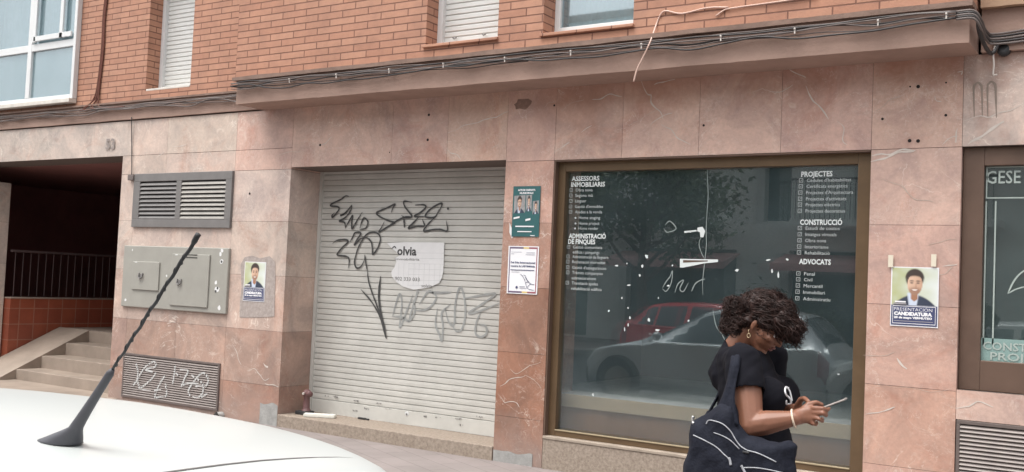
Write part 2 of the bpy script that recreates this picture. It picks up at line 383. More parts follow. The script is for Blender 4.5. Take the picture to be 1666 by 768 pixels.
# ------------------------------------------------------------ ground: road, kerbs, pavements
def struct(o): o['kind'] = 'structure'; return o
struct(MB().box(-60, 60, -60, 60, RZ-.5, RZ-.02).build('ground', M['asphalt']))
struct(MB().box(-60, 60, -6.5, 1.7, RZ-.015, RZ).build('road', M['asphalt']))
struct(MB().box(-60, 60, 1.85, 7.6, RZ-.01, GZ).build('pavement', M['slab']))
struct(MB().box(-60, 60, -11.5, -6.65, RZ-.01, GZ).build('opposite_pavement', M['slab']))
kb = MB()
for i in range(-30, 30): kb.bbox(i*1.0+.003, i+.997, 1.7, 1.849, RZ-.01, GZ+.002, .012)
struct(kb.build('kerb', M['kerb']))
kb = MB()
for i in range(-30, 30): kb.bbox(i*1.0+.003, i+.997, -6.649, -6.5, RZ-.01, GZ+.002, .012)
struct(kb.build('opposite_kerb', M['kerb']))

# ------------------------------------------------------------ the brick and marble building
D = 7.0
B = thing('apartment_building', (-5, D, GZ), 'salmon brick apartment building over a pink marble ground floor with a closed shop', 'building')
pale, pink, red, grey = (.53, .415, .36), (.535, .35, .29), (.285, .15, .105), (.49, .415, .365)
core, st = MB(), MB()
def slab(x0, x1, z0, z1, tone, y0=D, y1=7.45):
    k = random.uniform(.93, 1.07); t = tuple(c*k*random.uniform(.985, 1.015) for c in tone)
    st.box(x0+.0013, x1-.0013, y0, y1, z0+.0013, z1-.0013, t)
def region(xs, zs, tf):
    for i in range(len(xs)-1):
        for j in range(len(zs)-1):
            slab(xs[i], xs[i+1], zs[j], zs[j+1], tf((xs[i]+xs[i+1])/2, (zs[j]+zs[j+1])/2))
    core.box(xs[0]+.006, xs[-1]-.006, D+.004, 7.44, zs[0], zs[-1])
def lerp3(a, b, t): t = max(0, min(1, t)); return tuple(p+(q-p)*t for p, q in zip(a, b))
# lintel course above every opening
lx = [-15.6, -14.0, -12.4, -11.0, -9.50, -8.927, -7.87, -7.09, -5.859, -5.242, -4.63, -4.165, -3.566, -2.937, -2.320, -1.70, -1.135, .2, 1.6, 3.2]
def tl(x, z):
    if x < -9.4: return grey
    if x < -7.8: return lerp3(grey, pink, .25)
    if x > -1.1: return lerp3(grey, pale, .4)
    return lerp3(pink, pale, .25)
region(lx[:5], [1.205, 1.588], tl)
region([-9.50, -9.50+.001], [1.205, 1.588], tl) if False else None
region([-9.658]+lx[5:8], [1.0, 1.588], tl) if False else None
region(lx[4:8], [1.205, 1.588], tl); region([-9.66, lx[5], -7.87, -7.09], [1.0, 1.2035], tl)
region(lx[7:11], [1.015, 1.588], tl)
region(lx[10:], [1.0, 1.588], tl)
zj = [GZ, -1.08, -.56, -.03, .495, .999]
region([-15.6, -14, -12.52], zj, lambda x, z: grey)
region([-9.66, -9.42, -8.615, -7.87, -7.09], zj, lambda x, z: lerp3(red, lerp3(pale, grey, .4), (z+1.5)/1.7))
region([-4.63, -4.165], zj, lambda x, z: lerp3(red, pink, (z+.4)/1.3))
region([-1.70, -1.135], zj, lambda x, z: lerp3(lerp3(red, pink, .6), lerp3(pink, pale, .3), (z+1)/1.6))
region([-1.135, .2, 1.6, 3.2], [-.735, -.548], lambda x, z: lerp3(pink, pale, .5))
region([-1.135, -.9], [GZ, -.7351], lambda x, z: pink) if False else None
region([-1.135, .2, 1.6, 3.2], [GZ, -1.30], lambda x, z: pink)
core.build('masonry_core', M['core'], B)
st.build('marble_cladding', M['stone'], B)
# side returns of the shutter recess, soffit and inner edges come from the slabs' own depth
# named veins of the slabs that show plainly
vn = MB()
VE = [
 ([(-3.43,1.588),(-3.382,1.488),(-3.338,1.462),(-3.327,1.405),(-3.264,1.346),(-3.227,1.281)], .022),
 ([(-3.238,1.242),(-3.182,1.208),(-3.147,1.19),(-3.095,1.133),(-2.994,1.088)], .02),
 ([(-3.848,1.461),(-3.757,1.48),(-3.666,1.494),(-3.576,1.481)], .02),
 ([(-4.129,1.385),(-3.999,1.461),(-3.924,1.477)], .008),
 ([(-3.337,1.231),(-3.27,1.283),(-3.161,1.332)], .016),
 ([(-3.315,1.54),(-3.264,1.568),(-3.146,1.575)], .02),
 ([(-3.548,1.241),(-3.409,1.298),(-3.29,1.355)], .006),
 ([(-2.276,1.601),(-2.216,1.56),(-2.17,1.512)], .02),
 ([(-2.154,1.47),(-2.131,1.407),(-2.078,1.331),(-2.018,1.263),(-1.989,1.222)], .02),
 ([(-1.939,1.208),(-1.896,1.163),(-1.879,1.077),(-1.837,1.044)], .014),
 ([(-2.42,1.426),(-2.315,1.441),(-2.235,1.487)], .016),
 ([(-1.685,1.266),(-1.593,1.316),(-1.527,1.354)], .012),
 ([(-1.704,0.957),(-1.584,0.967),(-1.505,0.986),(-1.414,0.983)], .03),
 ([(-1.307,1.347),(-1.293,1.305),(-1.261,1.294)], .016),
 ([(-1.184,1.481),(-1.153,1.479),(-1.165,1.46)], .016),
 ([(-1.157,1.115),(-1.169,1.075),(-1.174,1.022)], .022),
 ([(-1.249,1.024),(-1.212,1.057),(-1.162,1.068)], .014),
 ([(-1.1,1.019),(-1.016,1.075),(-0.933,1.131),(-0.897,1.149)], .03),
 ([(-1.128,1.167),(-1.03,1.196),(-0.97,1.186),(-0.887,1.221),(-0.793,1.255)], .016),
 ([(-5.235,1.262),(-5.105,1.314),(-4.932,1.345),(-4.796,1.37),(-4.631,1.425)], .016),
 ([(-5.236,1.124),(-5.19,1.093),(-5.126,1.077),(-5.097,1.033)], .018),
 ([(-4.782,1.122),(-4.708,1.141)], .01),
 ([(-5.502,1.296),(-5.393,1.32),(-5.269,1.387)], .008),
 ([(-3.937,1.213),(-3.893,1.244),(-3.834,1.268)], .014),
 ([(-4.168,1.046),(-4.1,1.098),(-4.04,1.136)], .014),
 ([(-4.29,1.434),(-4.243,1.465),(-4.15,1.487)], .007),
 ([(-7.772,-0.721),(-7.707,-0.787),(-7.676,-0.855),(-7.629,-0.916)], .018),
 ([(-7.533,-0.955),(-7.434,-0.941),(-7.365,-0.981),(-7.296,-1.033),(-7.232,-1.015)], .018),
 ([(-7.293,-1.072),(-7.196,-1.064),(-7.108,-1.073)], .02),
 ([(-7.317,-0.862),(-7.29,-0.894),(-7.256,-0.915)], .035),
 ([(-4.594,-0.84),(-4.514,-0.791),(-4.45,-0.765),(-4.354,-0.723)], .014),
 ([(-4.503,-0.687),(-4.436,-0.716),(-4.309,-0.658),(-4.217,-0.603)], .012),
 ([(-4.59,-0.915),(-4.537,-0.972),(-4.44,-0.955),(-4.406,-0.979)], .014),
 ([(-4.354,-0.729),(-4.256,-0.775),(-4.19,-0.823)], .01),
 ([(-1.639,0.8),(-1.571,0.781),(-1.503,0.751),(-1.458,0.698),(-1.369,0.656),(-1.283,0.639)], .013),
 ([(-1.699,0.931),(-1.62,0.941),(-1.52,0.973),(-1.432,0.982)], .03),
 ([(-1.341,0.37),(-1.256,0.394),(-1.151,0.418)], .008),
 ([(-1.231,0.224),(-1.189,0.239),(-1.147,0.249)], .02),
 ([(-1.225,0.9),(-1.183,0.911)], .008),
 ([(-1.702,-0.759),(-1.603,-0.739),(-1.507,-0.678)], .016),
 ([(-1.712,-0.391),(-1.613,-0.373),(-1.516,-0.346)], .01),
 ([(-1.495,-0.375),(-1.465,-0.413),(-1.436,-0.44)], .03),
 ([(-1.569,-0.563),(-1.433,-0.561),(-1.281,-0.576),(-1.152,-0.545)], .006),
 ([(-1.131,-0.67),(-1.005,-0.618),(-0.916,-0.638)], .02),
 ([(-1.279,0.16),(-1.169,0.223)], .012),
 ([(-8.841,1.287),(-8.742,1.288),(-8.596,1.3)], .014),
 ([(-9.116,1.163),(-9.017,1.194),(-8.971,1.248)], .014),
 ([(-8.253,1.202),(-8.201,1.147)], .014),
 ([(-6.762,1.213),(-6.67,1.23),(-6.57,1.294)], .014),
 ([(-7.29,1.131),(-7.152,1.157),(-6.96,1.171)], .012),
 ([(-5.81,1.104),(-5.719,1.166),(-5.627,1.19)], .01),
]
v2 = MB()
for k, (pts, wd) in enumerate(VE):
    jag = []
    for i, p in enumerate(cat(pts, 4)):
        jag.append((p[0]+noise.noise(Vector((p[0]*9, p[1]*9, k)))*.022, p[1]+noise.noise(Vector((p[0]*11, p[1]*9, k+9)))*.022))
    tgt = vn if wd > .0135 else v2
    P_ = jag; n_ = len(P_)
    for i in range(n_-1):
        a, b = Vector(P_[i]), Vector(P_[i+1]); d = b-a
        if d.length < 1e-5: continue
        nn = Vector((-d.y, d.x)).normalized()
        f = lambda q: wd*.36*(.35+.9*abs(noise.noise(Vector((P_[q][0]*14, P_[q][1]*14, 3)))))*min(1, .3+3*q/n_, .3+3*(1-q/n_))
        tgt.face([(v.x, D-.0016-.0002*(k % 4), v.y) for v in (a+nn*f(i), a-nn*f(i), b-nn*f(i+1), b+nn*f(i+1))])
split_build(vn, 'calcite_vein', M['chalk'], B, dist=.03); split_build(v2, 'fine_vein', M['vein2'], B, dist=.03)
# drill holes where a sign once hung, and scars of removed brackets
hb = MB()
for px in ((-1.411,1.407),(-1.461,1.41),(-1.24,1.421),(-1.632,1.204),(-1.237,1.208),(-1.456,1.051),(-1.403,1.047),(-5.456,1.435),(-5.456,1.216),(-5.879,1.119),(-6.728,1.217),(-4.187,1.444),(-2.901,1.221),(-7.638,0.769)):
    r = random.choice((.006, .009, .012))
    hb.lathe((px[0], D-.001, px[1]), [(r, 0), (r, -.0015)], 9, 'y')
split_build(hb, 'drill_hole', M['hole'], B, dist=0.025)
tr = MB()
for pts in ([(-1.067,1.191),(-1.074,1.366),(-1.064,1.398),(-1.049,1.407),(-1.034,1.392),(-1.026,1.362),(-1.02,1.195)], [(-0.988,1.187),(-0.994,1.367),(-0.986,1.397),(-0.972,1.408),(-0.955,1.395),(-0.947,1.364),(-0.938,1.178)]):
    t1 = MB(); t1.ribbon(pts, .016, D-.002); t1.build('sign_trace', mat('grime_trace', (.30, .24, .20), .8, .2, 20), B)
sm_ = MB(); q0 = (-4.493,1.47); sm_.face([(q0[0]+.10*math.cos(k*.5)*random.uniform(.6, 1.1), D-.0018, q0[1]+.05*math.sin(k*.5)*random.uniform(.6, 1.1)) for k in range(12)]); sm_.build('soot_smudge', mat('soot_stain', (.30, .19, .15), .8, .4, 30), B)
# doorstep, sills, plinths
gr = MB()
gr.bbox(-7.087, -4.633, D-.012, 7.46, GZ-.02, -1.336, .006)
gr.bbox(-4.163, -1.702, D-.004, 7.30, GZ-.02, -1.215, .006)
split_build(gr, 'granite_doorstep', M['granite'], B, dist=0.04)
MB().bbox(-4.163, -1.702, D-.010, 7.10, -1.215, -1.192, .004).build('window_ledge', mat('brown_ledge_stone', (.40, .33, .265), .6, .35, 8, .1), B)
cm = MB()
def blotch(x0, x1, z0, z1, y, seed, mb):
    n_ = 26; top = []
    for i in range(n_+1):
        x = x0+(x1-x0)*i/n_; top.append((x, z1+noise.noise(Vector((x*9, seed, 0)))*.035))
    mb.face([(x0, y, z0), (x1, y, z0)]+[(x, y, z) for x, z in reversed(top)])
blotch(-4.625, -4.25, GZ, -1.36, D-.0045, 2, cm); blotch(-7.33, -7.095, GZ, -1.25, D-.0045, 5, cm)
split_build(cm, 'cement_repair', M['cement'], B, dist=0.025)
# entrance of number 53: walls, ceiling, steps with the wheel ramp, tiled parapet, railing
en = MB()
en.box(-15.5, -9.40, 7.46, 7.47, 1.215, 1.6); en.box(-15.5, -9.3, 7.45, 12.2, 1.206, 1.3); en.box(-15.5, -9.3, 11.6, 11.8, -1.6, 1.3)
en.box(-9.655, -9.4, 7.451, 11.6, -1.6, 1.206); en.box(-15.6, -15.4, 7.45, 11.6, -1.6, 1.206); en.box(-15.5, -12.6, 7.47, 11.6, -.86, -.80)
en.build('entrance_hall', M['entry'], B)
sp = MB()
for k in range(4): sp.bbox(-11.72, -9.66, 7.19+.32*k, 8.9 if k < 3 else 11.6, -1.46+.0 if k == 0 else -1.45+.15*k-.02, -1.30+.15*k, .006)
sp.bbox(-12.39, -11.722, 8.15, 11.6, -1.0, -.853, .004)
sp.build('entrance_steps', M['step'], B)
MB().bbox(-15.2, -9.50, 6.25, 7.189, GZ+.001, GZ+.028, .006).build('threshold_slab', M['step'], B)
rp = MB(); y0, y1 = 6.86, 8.16
za, zb = -1.452, -.842
rp.add([(-12.38, y0, za), (-11.72, y0, za), (-11.72, y1, zb), (-12.38, y1, zb), (-12.38, y0, za-.2), (-11.72, y0, za-.2), (-11.72, y1, zb-.2), (-12.38, y1, zb-.2)],
       [(0, 1, 2, 3), (4, 7, 6, 5), (0, 4, 5, 1), (1, 5, 6, 2), (2, 6, 7, 3), (3, 7, 4, 0)])
rp.build('entrance_ramp', M['step'], B)
rp = MB()
for k in range(4): rp.box(-12.2, -11.78, 7.35+.24*k, 7.43+.24*k, -1.245+.1127*k, -1.2195+.1127*k) if False else None
tw = MB().box(-12.6, -12.4, 7.47, 11.6, -1.6, -.475); tw.build('tiled_parapet', M['tile'], B)
MB().bbox(-12.62, -12.385, 7.46, 11.6, -.474, -.458, .003).build('parapet_coping', M['stepd'], B)
rl = thing('stair_railing', (-12.5, 9.3, -.458), 'dark iron bar railing on the red tiled parapet inside the entrance', 'railing')
rb = MB()
for k in range(38): rb.tube([(-12.5, 7.56+k*.107, -.458), (-12.5, 7.56+k*.107, .12)], .006, 6)
split_build(rb, 'baluster', M['iron'], rl, dist=.03); MB().bbox(-12.53, -12.47, 7.5, 11.58, .12, .15, .004).build('handrail', M['iron'], rl)
dr = MB().bbox(-14.6, -13.2, 11.5, 11.59, -.8, .95, .01); dr.build('entrance_door', M['entryd'], B)
wr = MB(); c = Vector((-13.3, 11.4, .5))
wr.tube([(c.x+.17*math.cos(t), c.y, c.z+.22*math.sin(t)) for t in [k*math.pi/10 for k in range(21)]], .012, 6)
tag(wr.build('oval_wreath', M['rust'], None, (c.x, c.y, c.z)), 'thin oval ring hanging on the dark back wall of the entrance', 'wall ornament')
# house number
hn = MB(); text_mesh(hn, '53', -9.961, D-.012, 1.289, .115, .16, .004)
tag(hn.build('house_number', M['grillet'], None, (-9.95, D, 1.3)), 'grey metal house number 53 above the dark entrance', 'house number')

# brick walls with window openings
bw = MB()
def wall_open(mb, x0, x1, z0, z1, y0, y1, ops):
    """ops: list of (xa, xb, za, zb) holes, left to right"""
    x = x0
    for xa, xb, za, zb in ops:
        mb.box(x, xa, y0, y1, z0, z1)
        if za > z0: mb.box(xa, xb, y0, y1, z0, za)
        if zb < z1: mb.box(xa, xb, y0, y1, zb, z1)
        x = xb
    mb.box(x, x1, y0, y1, z0, z1)
W0 = (-12.35, -10.565, 1.86, 3.35); W1 = (-9.345, -8.62, 1.90, 3.3); W2 = (-5.295, -4.565, 1.955, 3.35); W3 = (-4.14, -3.36, 1.94, 3.35)
wall_open(bw, -15.6, -7.61, 1.80, 5.2, D, 7.36, [W0, W1])
wall_open(bw, -7.60, -1.05, 1.836, 5.2, 6.70, 7.06, [W2, W3])
bw.box(-7.6, -1.05, 7.06, 7.36, 1.6, 5.2) if False else None
bw.build('brick_wall', M['brick'], B)
bw = MB(); bw.box(-1.045, 3.2, 6.98, 7.4, 2.08, 5.2); bw.build('side_brick_wall', M['brick'], B)
# cornice: projecting slab edge with a lumpy painted fascia, soffit, and the drip ledge over it
def lumpy(mb, x0, x1, y0, y1, z0, z1, amp=.004, n=90, seed=0):
    vs = []; fs = []
    for i in range(n+1):
        x = x0+(x1-x0)*i/n
        j = [noise.noise(Vector((x*2.3, seed, k)))*amp+noise.noise(Vector((x*11, seed, k)))*amp*.4 for k in range(4)]
        vs += [(x, y0+j[0], z0+j[1]), (x, y1, z0+j[1]*.5), (x, y1, z1+j[2]*.5), (x, y0+j[3]*.6, z1+j[2])]
    for i in range(n):
        for k in range(4): fs.append((i*4+k, i*4+(k+1) % 4, (i+1)*4+(k+1) % 4, (i+1)*4+k))
    fs += [(3, 2, 1, 0), tuple(n*4+k for k in range(4))]; mb.add(vs, fs)
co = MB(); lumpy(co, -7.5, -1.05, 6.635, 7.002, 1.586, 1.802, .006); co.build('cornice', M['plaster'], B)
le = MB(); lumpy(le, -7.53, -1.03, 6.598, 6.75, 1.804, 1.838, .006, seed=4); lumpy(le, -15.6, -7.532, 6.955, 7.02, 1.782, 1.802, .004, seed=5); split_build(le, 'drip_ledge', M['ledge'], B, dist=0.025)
ba = MB(); lumpy(ba, -15.6, -7.502, 6.978, 7.05, 1.60, 1.781, .004, seed=6); ba.build('render_band', M['plaster'], B)
ba = MB(); lumpy(ba, -1.03, 3.2, 6.955, 7.05, 1.592, 1.86, .005, seed=7); ba.build('render_band', M['plaster'], B)
ba = MB(); lumpy(ba, -1.03, 3.2, 6.90, 7.05, 1.863, 2.078, .008, seed=8); ba.build('ochre_band', M['plaster2'], B)
# roof and back of the building so that it closes
MB().box(-15.6, 3.2, 6.70, 14, 5.2, 5.35).build('roof', M['plaster'], B)
bk = MB(); bk.box(-15.6, -15.5, 7.5, 14, RZ, 5.2); bk.box(3.1, 3.2, 7.5, 14, RZ, 5.2); bk.box(-15.6, 3.2, 13.9, 14, RZ, 5.2); bk.box(-9.2, 3.1, 7.5, 13.9, 1.25, 1.3)
bk.build('rear_wall', M['core'], B)
rm = MB()
for (a, b, z) in (W0[0], W0[1], W0[2]), (W1[0], W1[1], W1[2]), (W2[0], W2[1], W2[2]), (W3[0], W3[1], W3[2]):
    rm.box(a-.1, b+.1, 8.3, 8.35, z-.1, 3.5)
split_build(rm, 'dark_room', M['darkroom'], B, dist=0.025)

# ---- upper windows
gl_up = glass_mat('room_glass', .25, (.75, .8, .82), .02, .25)
net = mat('net_curtain', (.66, .68, .69), .9, .12, 3)
def blind(name, x0, x1, z0, z1, y, pitch=.048):
    wn_ = MB()  # frame is the window, slats its sub-part
    wn_.box(x0, x0+.05, y-.045, y+.05, z0, z1); wn_.box(x1-.04, x1, y-.045, y+.05, z0, z1)
    f = wn_.build('window', M['pvc'], B)
    s_ = MB(); z = z0+.035; prof = []
    while z < z1:
        prof += [(y+.004, z), (y-.006, z+.008), (y-.006, z+pitch-.010), (y+.004, z+pitch-.002)]; z += pitch
    for i in range(len(prof)-1):
        (ya, za_), (yb, zb_) = prof[i], prof[i+1]
        s_.face([(x0+.05, ya, za_), (x1-.04, ya, za_), (x1-.04, yb, zb_), (x0+.05, yb, zb_)])
    s_.box(x0+.05, x1-.04, y-.012, y+.01, z0+.004, z0+.034)
    s_.build('roller_blind', M['shutterw'], f)
    return f
f1 = blind('w1', W1[0], W1[1], W1[2]+.02, W1[3], 7.21)
MB().bbox(W1[0]+.01, W1[1]-.01, 7.0, 7.21, W1[2], W1[2]+.022, .004).build('sill', M['sillw'], f1)
f2 = blind('w2', W2[0], W2[1], W2[2]+.03, W2[3], 6.90)
MB().bbox(W2[0]+.02, W2[1]-.01, 6.86, 7.0, W2[2], W2[2]+.055, .006).build('sill', M['sillw'], f2)
rs_ = MB(); rs_.bbox(W2[0]-.02, W2[1]+.01, 6.675, 6.86, W2[2]-.012, W2[2]+.012, .004); rs_.bbox(W3[0]-.02, W3[1]+.01, 6.675, 6.84, W3[2]-.012, W3[2]+.012, .004); split_build(rs_, 'brick_sill', M['brick'], f2, dist=0.025)
st_ = MB()
for px in ((-5.112,2.048), (-4.81,2.05)): st_.tube([(px[0], 6.885, px[1]+.012), (px[0]-.012, 6.87, px[1]-.004), (px[0]-.03, 6.872, px[1]+.012)], .006, 6)
split_build(st_, 'blind_stop', M['louvre'], f2, dist=0.025)
def frame_window(x0, x1, z0, z1, y, bars=(), name='window', w=.05, glass=gl_up, curtain=None):
    m_ = MB(); m_.bbox(x0, x0+w, y-.03, y+.03, z0, z1, .005); m_.bbox(x1-w, x1, y-.03, y+.03, z0, z1, .005)
    m_.bbox(x0+w, x1-w, y-.03, y+.03, z0, z0+w, .005); m_.bbox(x0+w, x1-w, y-.03, y+.03, z1-w, z1, .005)
    for b_ in bars: m_.bbox(*b_, .005)
    f = m_.build(name, M['pvc'], B)
    MB().box(x0+w*.6, x1-w*.6, y-.002, y+.004, z0+w*.6, z1-w*.6).build('pane', glass, f)
    if curtain:
        c_ = MB(); n_ = 60; vs = []; xa, xb = curtain
        for i in range(n_+1):
            x = xa+(xb-xa)*i/n_; yy = y+.14+.02*math.sin(i*1.3); vs += [(x, yy, z0), (x, yy, z1)]
        c_.add(vs, [(2*i, 2*i+2, 2*i+3, 2*i+1) for i in range(n_)]); c_.build('curtain', net, f, smooth=True)
    return f
f3 = frame_window(W3[0], W3[1], W3[2]+.045, W3[3], 6.90, curtain=(W3[0]+.02, W3[1]))
MB().bbox(W3[0]+.02, W3[1]-.0, 6.84, 6.92, W3[2]+.012, W3[2]+.044, .005).build('sill', M['sillw'], f3)
y = 6.97
f0 = frame_window(W0[0], W0[1], W0[2]+.03, W0[3], y, bars=[(-12.30, -10.615, y-.028, y+.028, 2.50, 2.585), (-11.505, -11.425, y-.032, y+.032, 1.94, 3.3)], curtain=(W0[0], W0[1]-.02))
sh = MB(); sh.bbox(-11.37, -10.63, y-.055, y-.032, 2.61, 2.67, .004); sh.bbox(-11.39, -11.33, y-.055, y-.032, 2.6, 3.3, .004); sh.bbox(-10.86, -10.80, y-.055, y-.032, 2.61, 3.3, .004); sh.build('sash', M['pvc'], f0)
MB().box(W0[0]+.04, W0[1]-.04, y+.012, y+.02, W0[2]+.06, 2.52).build('frosted_panel', mat('frosted_glass', (.44, .49, .50), .3, .1, 4), f0)
MB().bbox(W0[0]-.02, W0[1]+.0, 6.90, 7.0, W0[2]-.02, W0[2]+.028, .005).build('sill', M['sillw'], f0)

# ---- roller shutter of the closed shop
SX0, SX1, SY = -7.085, -4.636, 7.42
pr = []; z = -1.335; zt = 1.05; pitch = .0548
pr += [(SY-.006, z), (SY-.006, z+.125), (SY+.01, z+.129)]; z += .132
while z < zt:
    pr += [(SY+.012, z), (SY, z+.0035), (SY-.0012, z+pitch*.5), (SY, z+pitch-.0045), (SY+.012, z+pitch-.003)]; z += pitch
vs = []; nx = 24
for i in range(nx+1):
    x = SX0+(SX1-SX0)*i/nx; bow = .008*math.sin(math.pi*i/nx)
    vs += [(x, yy-bow*.5+.002*noise.noise(Vector((x*2, zz*3, 0))), zz+.0015*math.sin(x*2.1)*(zz < .8)) for yy, zz in pr]
n_ = len(pr); fs = [(i*n_+k, (i+1)*n_+k, (i+1)*n_+k+1, i*n_+k+1) for i in range(nx) for k in range(n_-1)]
shm = MB(); shm.add(vs, fs); SH = shm.build('roller_shutter', M['shutter'], B)
gd = MB(); gd.box(SX0-.004, SX0+.03, SY-.022, SY+.03, -1.335, 1.02); gd.box(SX1-.03, SX1+.004, SY-.022, SY+.03, -1.335, 1.02)
split_build(gd, 'guide_rail', M['shutter'], SH, dist=0.025)
MB().box(SX0-.1, SX1+.1, SY+.05, SY+.1, -1.45, 1.2).build('backing', M['core'], SH)
lk = MB(); lk.lathe((-5.865, SY-.008, -1.234), [(.022, 0), (.022, -.004), (.008, -.004), (.008, -.006)], 16, 'y')
lk.build('lock', M['pvc'], SH)
kh = MB(); kh.lathe((-5.865, SY-.0145, -1.240), [(.010, 0), (.010, -.001)], 10, 'y')
for q in ((-6.866,-1.168),(-6.747,-1.163),(-6.487,-1.178),(-6.346,-1.236),(-6.085,-1.212),(-5.652,-1.234),(-5.507,-1.229),(-5.283,-1.216),(-5.26,-1.267),(-5.06,-1.176),(-6.206,-1.173),(-6.489,-1.271)):
    for k in range(5):
        kh.box(q[0]-.03+.013*k, q[0]-.02+.013*k+random.uniform(-.004, .004), SY-.0135, SY-.013, q[1]-.006+random.uniform(-.006, .006), q[1]+random.uniform(0, .008)) if random.random() < .8 else None
split_build(kh, 'scuff', M['louvre'], SH, dist=0.04)
GY = SY-.0125
g = MB(); wd = .0195
for pts in (
 [(-6.709,0.773),(-6.75,0.776),(-6.81,0.742),(-6.923,0.701),(-6.936,0.68),(-6.847,0.672),(-6.825,0.648),(-6.873,0.593),(-6.907,0.567),(-6.913,0.586),(-6.881,0.612)],
 [(-6.662,0.687),(-6.7,0.648),(-6.749,0.606),(-6.804,0.586),(-6.769,0.597),(-6.715,0.622)],
 [(-6.661,0.684),(-6.678,0.625),(-6.746,0.562),(-6.817,0.531),(-6.747,0.519),(-6.729,0.461)],
 [(-6.729,0.469),(-6.682,0.539),(-6.645,0.586),(-6.654,0.516),(-6.642,0.457),(-6.59,0.532),(-6.525,0.617)],
 [(-6.545,0.463),(-6.519,0.54),(-6.491,0.563),(-6.452,0.532),(-6.45,0.502),(-6.474,0.463),(-6.544,0.452)],
 [(-6.662,0.33),(-6.63,0.377),(-6.603,0.419),(-6.529,0.416),(-6.568,0.362),(-6.605,0.3),(-6.537,0.355)],
 [(-6.885,0.314),(-6.825,0.343),(-6.721,0.351),(-6.687,0.33),(-6.747,0.282),(-6.806,0.226),(-6.815,0.2),(-6.731,0.192),(-6.668,0.175),(-6.66,0.113),(-6.667,0.075)],
 [(-6.605,0.3),(-6.538,0.359),(-6.458,0.374),(-6.395,0.334),(-6.374,0.258),(-6.368,0.216),(-6.312,0.274),(-6.282,0.358),(-6.311,0.411),(-6.382,0.426),(-6.46,0.402),(-6.534,0.309),(-6.573,0.223),(-6.591,0.131),(-6.56,0.082),(-6.51,0.094),(-6.473,0.149),(-6.463,0.207)],
 [(-6.467,0.207),(-6.448,0.134),(-6.425,0.062)],
 [(-6.426,0.062),(-6.4,-0.044),(-6.351,-0.148),(-6.257,-0.313),(-6.195,-0.436),(-6.145,-0.569)],
 [(-6.493,-0.122),(-6.375,-0.213),(-6.27,-0.324),(-6.208,-0.436),(-6.16,-0.559)],
 [(-6.164,0.616),(-6.151,0.654),(-6.128,0.692),(-6.21,0.662),(-6.315,0.627),(-6.348,0.606),(-6.292,0.571),(-6.192,0.536),(-6.117,0.518),(-6.189,0.485),(-6.303,0.429),(-6.276,0.472),(-6.246,0.525)],
 [(-6.189,0.488),(-6.104,0.531),(-6.011,0.568),(-5.926,0.576)],
 [(-6.01,0.564),(-5.999,0.474)],
 [(-5.925,0.71),(-6.018,0.718),(-6.008,0.672),(-5.957,0.621),(-5.916,0.576),(-5.992,0.567),(-6.04,0.586)],
 [(-5.885,0.683),(-5.792,0.686),(-5.759,0.665),(-5.815,0.616),(-5.888,0.579),(-5.757,0.576)],
 [(-5.832,0.576),(-5.885,0.527),(-5.953,0.467),(-5.854,0.487),(-5.767,0.491),(-5.793,0.552)],
 [(-5.612,0.609),(-5.574,0.693),(-5.635,0.682),(-5.724,0.631),(-5.757,0.576),(-5.65,0.573),(-5.605,0.645)],
 [(-5.646,0.57),(-5.717,0.513),(-5.772,0.443),(-5.676,0.456),(-5.585,0.46),(-5.501,0.449),(-5.519,0.539)],
): g.ribbon(pts, wd, GY)
g.ribbon([(-6.256,0.008),(-6.266,-0.102),(-6.262,-0.208),(-6.225,-0.353),(-6.185,-0.456),(-6.154,-0.559)], .028, GY-.001)
g.lathe((-5.505, GY, 0.649), [(.012, 0), (.012, -.001)], 10, 'y')
split_build(g, 'graffiti', M['ink'], SH, dist=0.03)
g = MB()
for pts in (
 [(-6.092,-0.357),(-6.059,-0.24),(-6.019,-0.145),(-5.987,-0.237),(-6,-0.455),(-5.934,-0.317),(-5.865,-0.149)],
 [(-6.078,-0.356),(-5.971,-0.36),(-5.89,-0.387),(-5.83,-0.291),(-5.863,-0.19)],
 [(-5.902,-0.398),(-5.847,-0.23),(-5.803,-0.094),(-5.792,-0.063)],
 [(-5.83,-0.291),(-5.702,-0.274),(-5.628,-0.22),(-5.594,-0.147),(-5.686,-0.11),(-5.782,-0.227)],
 [(-5.686,-0.11),(-5.583,-0.116),(-5.433,-0.106)],
 [(-5.575,-0.258),(-5.587,-0.4),(-5.535,-0.498),(-5.507,-0.546),(-5.502,-0.415),(-5.522,-0.295),(-5.427,-0.21)],
 [(-5.487,-0.253),(-5.442,-0.371),(-5.379,-0.388),(-5.377,-0.208),(-5.336,-0.056),(-5.282,-0.143),(-5.261,-0.301),(-5.291,-0.422),(-5.351,-0.45),(-5.417,-0.38)],
 [(-5.282,-0.153),(-5.137,-0.127),(-4.949,-0.099),(-5.086,-0.194),(-5.226,-0.28),(-5.13,-0.265),(-4.898,-0.175)],
 [(-5.094,-0.263),(-5.137,-0.354),(-5.143,-0.453),(-5.082,-0.484),(-5.024,-0.445),(-5.039,-0.387),(-5.112,-0.372)],
): g.ribbon(pts, .024, GY+.004)
split_build(g, 'faded_graffiti', M['inkl'], SH, dist=0.03)
